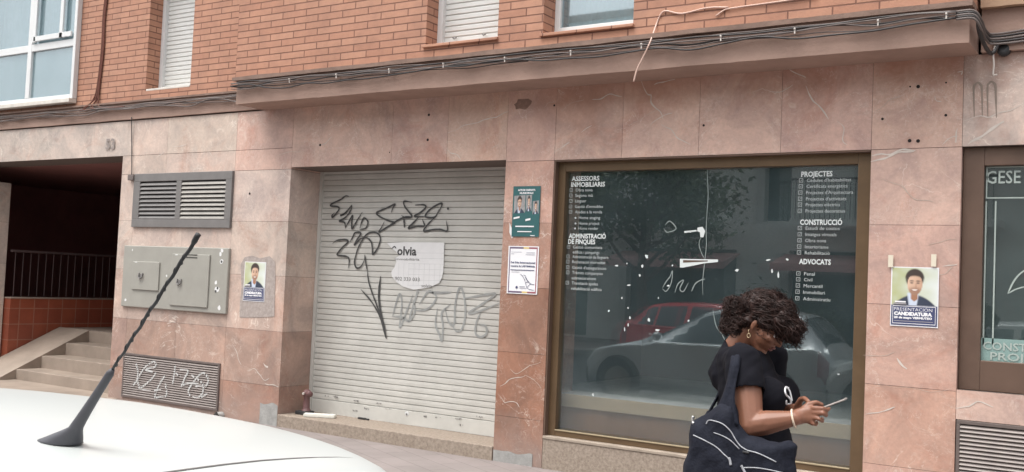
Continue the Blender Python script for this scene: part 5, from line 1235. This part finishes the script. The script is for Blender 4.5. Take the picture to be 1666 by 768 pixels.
Hd = lambda f, l, u: ear+F*f+Lf*l+U*u      # head frame: forward, left (+Y), up from the ear centre
hr = Matrix((F, Lf, U)).transposed()
neck0 = Vector((-1.591,4.25,-0.253))
sh_r = Vector((-1.478,4.065,-0.282)); sh_l = sh_r+Vector((.0, .36, .0)); el_r = Vector((-1.41,3.985,-0.526)); wr_r = Vector((-1.241,4.02,-0.483))
el_l = Vector((-1.55,4.5,-0.583)); wr_l = Vector((-1.351,4.28,-0.484))
bm = bmesh.new()
# skull, face, jaw
ell(bm, Hd(-.012, 0, .045), (.094, .073, .083), hr); ell(bm, Hd(.045, 0, .0), (.058, .060, .082), hr)
hullcap(bm, Hd(.02, .0, -.045), .045, Hd(.070, 0, -.075), .024); hullcap(bm, Hd(.0, .045, -.02), .018, Hd(.060, .018, -.072), .018); hullcap(bm, Hd(.0, -.045, -.02), .018, Hd(.060, -.018, -.072), .018)
hullcap(bm, Hd(.085, 0, .03), .016, Hd(.112, 0, -.005), .0125); hullcap(bm, Hd(.102, .012, -.008), .008, Hd(.102, -.012, -.008), .008)
ell(bm, Hd(.088, 0, -.034), (.016, .026, .010), hr); ell(bm, Hd(.084, 0, -.05), (.014, .022, .009), hr)
ell(bm, Hd(.075, .04, -.002), (.02, .02, .018), hr); ell(bm, Hd(.075, -.04, -.002), (.02, .02, .018), hr)
hullcap(bm, Hd(.080, .035, .047), .012, Hd(.080, -.035, .047), .012)
for s_ in (-1, 1):
    hullcap(bm, Hd(-.002, s_*.072, .014), (.010, .006, .009), Hd(.002, s_*.072, -.016), (.007, .006, .007)); ell(bm, Hd(-.008, s_*.076, .004), (.005, .005, .020), hr)
chain(bm, [Hd(-.03, 0, -.01), neck0, neck0+Vector((.0, 0, -.10))], [.056, .054, .07], 2)
# trunk, hips, legs
chain(bm, [P3(-1.535, 4.25, -.32), P3(-1.51, 4.25, -.52), P3(-1.51, 4.25, -.68)], [(.09, .115, .06), (.105, .115, .1), (.12, .15, .1)], 2)
for s_, fx_ in ((-1, .10), (1, -.16)):
    chain(bm, [P3(-1.52, 4.25+s_*.08, -.70), P3(-1.50+fx_*.5, 4.25+s_*.085, -1.04), P3(-1.52+fx_, 4.25+s_*.085, -1.36)], [.095, .062, .040])
    chain(bm, [P3(-1.54+fx_, 4.25+s_*.085, -1.41), P3(-1.40+fx_, 4.25+s_*.09, -1.425)], [.034, .022])
# arms
chain(bm, [sh_r, sh_r.lerp(el_r, .5), el_r], [.062, .064, .054]); chain(bm, [el_r, el_r.lerp(wr_r, .35), wr_r], [.052, .050, .030])
chain(bm, [sh_l, sh_l.lerp(el_l, .5), el_l], [.062, .060, .050]); chain(bm, [el_l, el_l.lerp(wr_l, .35), wr_l], [.050, .048, .028])
hullcap(bm, sh_r, .055, neck0+Vector((.0, 0, -.075)), .05); hullcap(bm, sh_l, .055, neck0+Vector((.0, 0, -.075)), .05)
# right hand: palm, four fingers closing under the phone, thumb on its near edge
def Q(px_, py_, Y): return (px_, py_, Y)
pr0 = Vector((-1.229,4.035,-0.476)); pr1 = Vector((-1.18,4.05,-0.451)); pr2 = Vector((-1.183,4.045,-0.477))
hullcap(bm, wr_r, (.028, .02, .028), pr0, (.03, .018, .034)); hullcap(bm, pr0, (.028, .016, .034), pr1, (.018, .014, .022)); hullcap(bm, pr0, (.026, .016, .03), pr2, (.016, .013, .02))
FG = [([(-1.179,4.045,-0.438), (-1.139,4.04,-0.435), (-1.127,4.065,-0.441), (-1.127,4.09,-0.439)], .0092),
      ([(-1.176,4.045,-0.455), (-1.135,4.035,-0.453), (-1.13,4.06,-0.463), (-1.137,4.085,-0.459)], .0095),
      ([(-1.181,4.045,-0.472), (-1.149,4.035,-0.477), (-1.143,4.058,-0.486), (-1.15,4.082,-0.479)], .0090),
      ([(-1.192,4.045,-0.488), (-1.173,4.04,-0.499), (-1.167,4.06,-0.503), (-1.17,4.078,-0.495)], .0080)]
for pts, r in FG: chain(bm, [Vector(p) for p in pts], [r*1.12, r, r*.92, r*.82])
chain(bm, [Vector((-1.225,4.045,-0.46)), Vector((-1.199,4.06,-0.427)), Vector((-1.174,4.075,-0.418)), Vector((-1.156,4.09,-0.427))], [.016, .0125, .0105, .0095])
# left hand behind it, thumb up over the screen
pl0 = Vector((-1.305,4.25,-0.477)); 
hullcap(bm, wr_l, (.026, .02, .026), pl0, (.028, .018, .03)); hullcap(bm, pl0, (.026, .016, .028), Vector((-1.239,4.2,-0.476)), (.016, .014, .02))
chain(bm, [Vector((-1.296,4.235,-0.455)), Vector((-1.276,4.21,-0.426)), Vector((-1.252,4.18,-0.417)), Vector((-1.227,4.155,-0.427))], [.015, .0125, .0108, .0092])
for k, (a, b_) in enumerate(((664, 668), (671, 675), (678, 681), (684, 686))):
    chain(bm, [P3(*v) for v in ((-1.244,4.2,-0.457), (-1.211,4.19,-0.458), (-1.187,4.165,-0.458), (-1.179,4.145,-0.448))] if k == 0 else [Vector((-1.244,4.2,-0.474))+Vector((0, 0, -.018*(k-1))), Vector((-1.216,4.19,-0.478))+Vector((-.004*k, 0, -.018*(k-1))), Vector((-1.193,4.165,-0.479))+Vector((-.006*k, 0, -.018*(k-1))), Vector((-1.188,4.145,-0.469))+Vector((-.006*k, 0, -.018*(k-1)))], [.0098, .009, .0085, .0078])
body = put(fuse(bm, .0042, 4, fac=.45), 'body', SK, P_)
# face details, nails, jewellery
lp_ = MB(); 
for c_, r_ in ((Hd(.103, 0, -.033), (.006, .020, .0055)), (Hd(.097, 0, -.046), (.006, .018, .0065))):
    t = bmesh.new(); bmesh.ops.create_icosphere(t, subdivisions=2, radius=1)
    for v in t.verts: v.co = c_+hr @ Vector((v.co.x*r_[0], v.co.y*r_[1], v.co.z*r_[2]))
    lp_.bm(t)
lp_.build('lips', mat('lip_skin', (.16, .045, .04), .4), P_, smooth=True)
for s_ in (-1, 1):
    e1 = MB(); t = bmesh.new(); bmesh.ops.create_icosphere(t, subdivisions=2, radius=.0125)
    for v in t.verts: v.co += Hd(.083, s_*.031, .021)
    e1.bm(t); eo = e1.build('eye', PM['white'], P_, smooth=True)
    e1 = MB(); t = bmesh.new(); bmesh.ops.create_icosphere(t, subdivisions=2, radius=.0062)
    for v in t.verts: v.co += Hd(.0905, s_*.031, .017)
    e1.bm(t); e1.build('iris', PM['hair'], eo, smooth=True)
    b1 = MB(); b1.tube([Hd(.092, s_*.015, .044), Hd(.096, s_*.032, .050), Hd(.080, s_*.052, .044)], [.003, .0035, .002], 6); b1.build('eyebrow', PM['hair'], P_)
    er = MB(); q = Hd(-.004, s_*.080, -.026); er.tube([q, q+Vector((0, s_*.002, -.008)), q+Vector((.002, s_*.002, -.02))], .0012, 6)
    er.tube([q+Vector((.002+.007*math.cos(t_), s_*.003, -.026+.009*math.sin(t_))) for t_ in [k*math.pi/8 for k in range(17)]], .0013, 6)
    er.build('earring', mat('gold_earring', (.75, .6, .38), .3, metal=.8), P_, smooth=True)
nl_ = MB()
for (a, b_) in ((Vector((-1.156,4.09,-0.427)), Vector((-1.174,4.075,-0.418))), (Vector((-1.227,4.155,-0.427)), Vector((-1.252,4.18,-0.417)))):
    d_ = (a-b_).normalized(); c_ = a+Vector((0, 0, .0074)); t = bmesh.new(); bmesh.ops.create_icosphere(t, subdivisions=2, radius=1)
    for v in t.verts: v.co = c_+d_*(v.co.x*.0065)+Vector((0, 1, 0))*(v.co.y*.0055)+Vector((0, 0, 1))*(v.co.z*.0018)
    nl_.bm(t)
nl_.build('thumbnail', mat('nail', (.50, .30, .24), .3), P_, smooth=True)
br = MB(); dw = (wr_r-el_r).normalized(); cb_ = wr_r-dw*.004; ua = dw.cross(Vector((0, 1, 0))).normalized(); ub = dw.cross(ua)
br.tube([cb_+ua*(.0345*math.cos(t_))+ub*(.0345*math.sin(t_)) for t_ in [k*math.pi/12 for k in range(25)]], .0042, 8); br.build('bracelet', mat('pale_band', (.72, .58, .45), .5), P_, smooth=True)
# t-shirt
ax0 = (Hd(-.03, 0, -.01)-neck0).normalized()
bm = bmesh.new()
chain(bm, [P3(-1.545, 4.25, -.265), P3(-1.505, 4.25, -.40), P3(-1.495, 4.25, -.56), P3(-1.49, 4.25, -.74), P3(-1.495, 4.25, -.83)], [(.105, .145, .05), (.135, .155, .08), (.145, .150, .08), (.160, .180, .08), (.155, .185, .03)], 3)
ell(bm, P3(-1.405, 4.165, -.425), (.085, .085, .085)); ell(bm, P3(-1.405, 4.335, -.425), (.085, .085, .085))
ell(bm, P3(-1.41, 4.25, -.62), (.085, .13, .11))
for sh__, el__ in ((sh_r, el_r), (sh_l, el_l)):
    hullcap(bm, sh__+Vector((0, 0, .008)), .072, sh__.lerp(el__, .42), .082, 3); hullcap(bm, sh__+Vector((0, 0, .008)), .068, neck0+Vector((.0, 0, -.05)), .072)
hullcap(bm, neck0+ax0*.035, .064, neck0+Vector((.0, 0, -.1)), .10)
def folds(co):
    return .0045*noise.noise(Vector((co.x*9+co.z*5, co.y*7, co.z*14)))+.003*noise.noise(Vector((co.x*22, co.y*20, co.z*30-co.x*20)))
mts = fuse(bm, .0055, 10, disp=folds)
# open the neck and sleeve ends
bmm = bmesh.new(); bmm.from_mesh(mts)
ax = (Hd(-.03, 0, -.01)-neck0).normalized(); cut = neck0+ax*.022
kill = []
for f in bmm.faces:
    c_ = f.calc_center_median(); r_ = c_-cut
    if r_.dot(ax) > 0 and (r_-ax*r_.dot(ax)).length < .085: kill.append(f); continue
    for sh__, el__, sg in ((sh_r, el_r, -1), (sh_l, el_l, 1)):
        d_ = (el__-sh__).normalized(); pc = sh__.lerp(el__, .47); q = c_-pc; h_ = q.dot(d_)
        if h_ > 0 and (q-d_*h_).length < .092 and ((c_.y-4.25)*sg > .176 or ((c_.y-4.25)*sg > .150 and (q-d_*h_).length < .06)): kill.append(f); break
bmesh.ops.delete(bmm, geom=kill, context='FACES')
bmm.to_mesh(mts); bmm.free()
TS = put(mts, 't_shirt', cloth, P_)
so = TS.modifiers.new('s', 'SOLIDIFY'); so.thickness = .004; so.offset = -1
bm = bmesh.new()
chain(bm, [P3(-1.50, 4.25, -.66), P3(-1.50, 4.25, -.80)], [(.14, .175, .05), (.145, .18, .06)])
for s_, fx_ in ((-1, .10), (1, -.16)): chain(bm, [P3(-1.52, 4.25+s_*.085, -.76), P3(-1.50+fx_*.5, 4.25+s_*.09, -1.04), P3(-1.52+fx_, 4.25+s_*.09, -1.34)], [.108, .085, .07])
put(fuse(bm, .008, 8, disp=folds), 'trousers', mat('dark_denim', (.02, .022, .035), .9, .2, 20, .2, 60), P_)
for s_, fx_ in ((-1, .10), (1, -.16)):
    bm = bmesh.new(); chain(bm, [P3(-1.56+fx_, 4.25+s_*.09, -1.40), P3(-1.40+fx_, 4.25+s_*.095, -1.418)], [(.05, .042, .045), (.05, .04, .028)]); put(fuse(bm, .006, 6), 'shoe', M['black'], P_)
# white print on the chest and cord: laid on the shirt by ray casting
TB = BVHTree.FromPolygons([v.co+Vector(P_.location) for v in TS.data.vertices], [tuple(p.vertices) for p in TS.data.polygons])
def drape(tree_, pts, w_, mb, off=.003, o_from=(0, 0, 0)):
    out = []
    for p in pts:
        dd = (Vector(p)-Vector(o_from)).normalized(); h = tree_.ray_cast(Vector(o_from), dd, 9)
        out.append((h[0]-dd*off) if h[0] else Vector(p))
    mb.tube(out, w_, 6)
pm_ = MB()
def lay(pts, w_): drape(TB, [Vector(p) for p in cat(pts, 4)], w_, pm_, .002)
lay([(-1.294,4.1,-0.375),(-1.305,4.1,-0.371),(-1.309,4.1,-0.386),(-1.303,4.1,-0.403),(-1.291,4.1,-0.412),(-1.283,4.1,-0.423),(-1.285,4.1,-0.436),(-1.3,4.1,-0.44),(-1.303,4.1,-0.425)], .0045)
lay([(-1.299,4.1,-0.373),(-1.289,4.1,-0.385),(-1.283,4.1,-0.404),(-1.278,4.1,-0.423)], .0035)
lay([(-1.277,4.1,-0.438),(-1.284,4.1,-0.456),(-1.296,4.1,-0.474),(-1.281,4.1,-0.477),(-1.271,4.1,-0.469)], .002)
pm_.build('shirt_print', PM['white'], TS)
# hair: a pinned mass with a bun, then curls over it
hairm = mat('dark_curly_hair', (.009, .0045, .004), .55, 0, 30, 0, 60, col2=(.034, .013, .009), spec=.3)
bm = bmesh.new()
ell(bm, Hd(-.018, 0, .060), (.104, .086, .084), hr); ell(bm, Vector((-1.423,4.25,-0.072)), (.078, .080, .064)); ell(bm, Vector((-1.365,4.23,-0.11)), (.044, .066, .058)); ell(bm, Vector((-1.585,4.26,-0.075)), (.055, .06, .06)); ell(bm, Vector((-1.608,4.26,-0.132)), (.04, .05, .045))
ell(bm, Vector((-1.554,4.25,-0.147)), (.038, .06, .036)); ell(bm, Vector((-1.503,4.22,-0.12)), (.035, .06, .03)); ell(bm, Hd(-.035, -.045, .01), (.03, .035, .035)); ell(bm, Vector((-1.342,4.21,-0.147)), (.022, .036, .030)); ell(bm, Vector((-1.373,4.3,-0.145)), (.026, .032, .032)); ell(bm, Vector((-1.467,4.25,-0.042)), (.09, .08, .06)); ell(bm, Vector((-1.325,4.23,-0.138)), (.024, .05, .05))
hm = fuse(bm, .006, 3, disp=lambda c_: .012*noise.noise(c_*26)+.006*noise.noise(c_*60))
HR = put(hm, 'hair', hairm, P_)
cur = MB(); hv = [(v.co+Vector(P_.location), v.normal.copy()) for v in HR.data.vertices]
random.seed(4)
earz = ear
def skip(p):
    l_ = p-ear; f, l, u = l_.dot(F), l_.dot(Lf), l_.dot(U)
    return l < 0 and (-.035 < f < .10 and u < .028) and p.z > 99
bun = Vector((-1.595,4.26,-0.088))
for i in range(2600):
    p, nn = random.choice(hv)
    if (p-Hd(.01, -.07, -.012)).length < .034 or (p-Hd(.09, -.03, -.03)).length < .045: continue
    nb = (p-bun).length < .085
    fl = Vector((noise.noise(p*9), noise.noise(p*9+Vector((7, 0, 0))), noise.noise(p*9+Vector((0, 9, 0)))))*1.6
    base_d = Vector((0, 0, 0)) if nb else (Vector((1, 0, -.35)) if p.x > ear.x-.02 else Vector((-1, 0, .1)))
    down = base_d+fl+Vector((random.gauss(0, .35), random.gauss(0, .35), random.gauss(0, .35))); tng = (down-nn*down.dot(nn))
    if tng.length < .05: continue
    tng.normalize(); edge = nb or p.z < ear.z+.01 or p.x > ear.x+.11
    L_ = random.uniform(.035, .07)*(.8 if nb else 1); rr_ = random.uniform(.0025, .007)*(1.0 if edge else .6); ph = random.random()*6; tw = random.uniform(.7, 1.7)*(1.2 if edge else 1); bn = tng.cross(nn).normalized(); pts = []
    for k in range(13):
        t = k/12; q = p+tng*(L_*t)+nn*((.006 if edge else .003)*math.sin(t*3)-(.014 if not edge else .010)*t*t)+nn*(rr_*.7*math.cos(ph+t*tw*6.283))+bn*(rr_*math.sin(ph+t*tw*6.283)); pts.append(q)
    cur.tube(pts, [.0023*(1-.6*k/12) for k in range(13)], 4, False)
cur.build('curls', hairm, HR, smooth=True)
# phone
pa, pb = Vector((-1.209,4.1,-0.465)), Vector((-1.093,4.11,-0.409)); dx_ = (pb-pa).normalized(); pb = pa+dx_*.150
wy = Vector((0, 1, .06)).normalized(); wy = (wy-dx_*wy.dot(dx_)).normalized(); nz = dx_.cross(wy)
if nz.z < 0: nz = -nz
def slab3(c_, dx, dy, dz, a, b_, h, bev):
    bm = bmesh.new(); bmesh.ops.create_cube(bm, size=1)
    for v in bm.verts: v.co = Vector((v.co.x*a, v.co.y*b_, v.co.z*h))
    bmesh.ops.bevel(bm, geom=list(bm.edges), offset=bev, segments=3, affect='EDGES')
    for v in bm.verts: v.co = c_+dx*v.co.x+dy*v.co.y+dz*v.co.z
    mb = MB(); mb.bm(bm); return mb
cc = (pa+pb)/2+wy*.038
PH = thing('smartphone', cc, 'dark smartphone with a pale edge held in the hands of the woman', 'phone')
slab3(cc, dx_, wy, nz, .150, .072, .0085, .003).build('body', mat('phone_case', (.42, .39, .36), .35, metal=.3), PH)
slab3(cc-nz*.0048, dx_, wy, nz, .146, .068, .0015, .0006).build('back_cover', M['black'], PH)
slab3(cc+nz*.0046, dx_, wy, nz, .142, .066, .001, .0004).build('screen', mat('phone_screen', (.02, .025, .03), .08), PH)
# tote bag
BG = thing('shoulder_bag', ((-1.438,3.93,-0.616)), 'dark navy shoulder bag with white zips on the shoulder of the woman', 'bag')
poly_ = [Vector(p) for p in ((-1.629,3.93,-0.525),(-1.595,3.93,-0.502),(-1.546,3.93,-0.477),(-1.511,3.93,-0.446),(-1.464,3.93,-0.436),(-1.441,3.93,-0.519),(-1.401,3.93,-0.57),(-1.314,3.93,-0.572),(-1.23,3.93,-0.557),(-1.203,3.93,-0.577),(-1.199,3.93,-0.621),(-1.204,3.93,-0.676),(-1.211,3.93,-0.752),(-1.223,3.93,-0.835),(-1.304,3.93,-0.879),(-1.478,3.93,-0.912),(-1.622,3.93,-0.911),(-1.675,3.93,-0.857),(-1.68,3.93,-0.796),(-1.664,3.93,-0.724),(-1.649,3.93,-0.63))]
bm = bmesh.new(); cbag = sum(poly_, Vector())/len(poly_)
vs_ = []
def inset(k, dy): return [bm.verts.new(cbag+(p-cbag)*k+Vector((0, dy, 0))) for p in poly_]
rr0 = inset(.60, -.062); rr1 = inset(.86, -.048); rr2 = inset(1.0, -.008); rr3 = inset(1.0, .02); rr4 = inset(.9, .06)
for a_, b2_ in ((rr0, rr1), (rr1, rr2), (rr2, rr3), (rr3, rr4)):
    for i in range(len(poly_)): j = (i+1) % len(poly_); bm.faces.new((a_[i], a_[j], b2_[j], b2_[i]))
c0_ = bm.verts.new(cbag+Vector((0, -.07, 0))); c1_ = bm.verts.new(cbag+Vector((0, .07, 0)))
for i in range(len(poly_)): j = (i+1) % len(poly_); bm.faces.new((c0_, rr0[j], rr0[i])); bm.faces.new((c1_, rr4[i], rr4[j]))
bmesh.ops.recalc_face_normals(bm, faces=bm.faces)
def bfold(co): return .012*noise.noise(Vector((co.x*8+co.z*6, 0, co.z*7)))+.006*noise.noise(Vector((co.x*26-co.z*10, 1, co.z*18)))
bagm = mat('navy_bag_canvas', (.014, .016, .026), .85, .3, 30, .4, 60, spec=.2)
BGo = put(fuse(bm, .007, 6, disp=bfold), 'bag_body', bagm, BG)
# strap: from the bag mouth over the shoulder and down behind
def band(left, right, th=.005):
    bm = bmesh.new(); n_ = 26; l_ = cat(left, 8); r_ = cat(right, 8); n_ = min(len(l_), len(r_)); g0 = []
    for i in range(n_):
        a_, b_ = Vector(l_[i]), Vector(r_[i]); row = []
        for k in range(7): t = k/6; row.append(bm.verts.new(a_.lerp(b_, t)+Vector((0, -.012*math.sin(t*math.pi)+.004*math.sin(t*9+i*.3), 0))))
        g0.append(row)
    for i in range(n_-1):
        for k in range(6): bm.faces.new((g0[i][k], g0[i][k+1], g0[i+1][k+1], g0[i+1][k]))
    me = bpy.data.meshes.new('s'); bm.to_mesh(me); bm.free(); return me
SL = [(-1.542,4.16,-0.218), (-1.519,4.07,-0.229), (-1.496,3.985,-0.282), (-1.497,3.955,-0.355), (-1.515,3.94,-0.435), (-1.545,3.93,-0.491)]
SR = [(-1.521,4.16,-0.211), (-1.481,4.06,-0.221), (-1.46,3.98,-0.279), (-1.455,3.945,-0.351), (-1.451,3.92,-0.434), (-1.425,3.9,-0.524)]
s1 = put(band(SL, SR), 'strap', bagm, BG); s1.modifiers.new('s', 'SOLIDIFY').thickness = .006
SL = [(-1.542,4.16,-0.218), (-1.594,4.24,-0.237), (-1.62, 4.20, -.40), (-1.62, 4.06, -.50), (-1.611,3.97,-0.522)]
SR = [(-1.521,4.16,-0.211), (-1.567,4.24,-0.224), (-1.62, 4.23, -.40), (-1.62, 4.10, -.50), (-1.564,3.98,-0.532)]
s2 = put(band(SL, SR), 'strap', bagm, BG); s2.modifiers.new('s', 'SOLIDIFY').thickness = .005
BT = BVHTree.FromPolygons([v.co+Vector(BG.location) for v in BGo.data.vertices], [tuple(p.vertices) for p in BGo.data.polygons])
def lays(pts, w_, name, m_):
    mb = MB(); drape(BT, [Vector(p) for p in cat(pts, 5)], w_, mb, .001); return mb.build(name, m_, BG, smooth=True)
zipm = mat('white_zip_tape', (.42, .43, .46), .6, .35, 60)
lays([(-1.614,3.9,-0.58),(-1.569,3.9,-0.594),(-1.516,3.9,-0.615),(-1.482,3.9,-0.64),(-1.461,3.9,-0.654)], .0023, 'zip', zipm)
lays([(-1.561,3.9,-0.53),(-1.551,3.9,-0.514),(-1.525,3.9,-0.514),(-1.491,3.9,-0.522),(-1.459,3.9,-0.545),(-1.435,3.9,-0.578),(-1.414,3.9,-0.6),(-1.386,3.9,-0.613)], .0023, 'zip', zipm)
lays([(-1.386,3.9,-0.613),(-1.347,3.9,-0.618),(-1.312,3.9,-0.628),(-1.27,3.9,-0.643)], .0026, 'zip', zipm)
lays([(-1.528,3.9,-0.56),(-1.492,3.9,-0.568),(-1.456,3.9,-0.583),(-1.419,3.9,-0.612)], .002, 'zip', zipm)
lays([(-1.402,3.9,-0.682),(-1.355,3.9,-0.676),(-1.301,3.9,-0.676),(-1.24,3.9,-0.681)], .0023, 'zip', zipm)
lays([(-1.461,3.9,-0.651),(-1.455,3.9,-0.663),(-1.452,3.9,-0.679)], .0055, 'zip_pull', zipm); lays([(-1.409,3.9,-0.674),(-1.401,3.9,-0.687),(-1.391,3.9,-0.702)], .0055, 'zip_pull', zipm); lays([(-1.404,3.9,-0.62),(-1.391,3.9,-0.621),(-1.379,3.9,-0.622)], .005, 'zip_pull', M['black'])
lays([(-1.629,3.93,-0.508),(-1.632,3.93,-0.523),(-1.628,3.93,-0.538)], .006, 'ring', mat('steel_ring', (.7, .7, .7), .3, metal=.9))
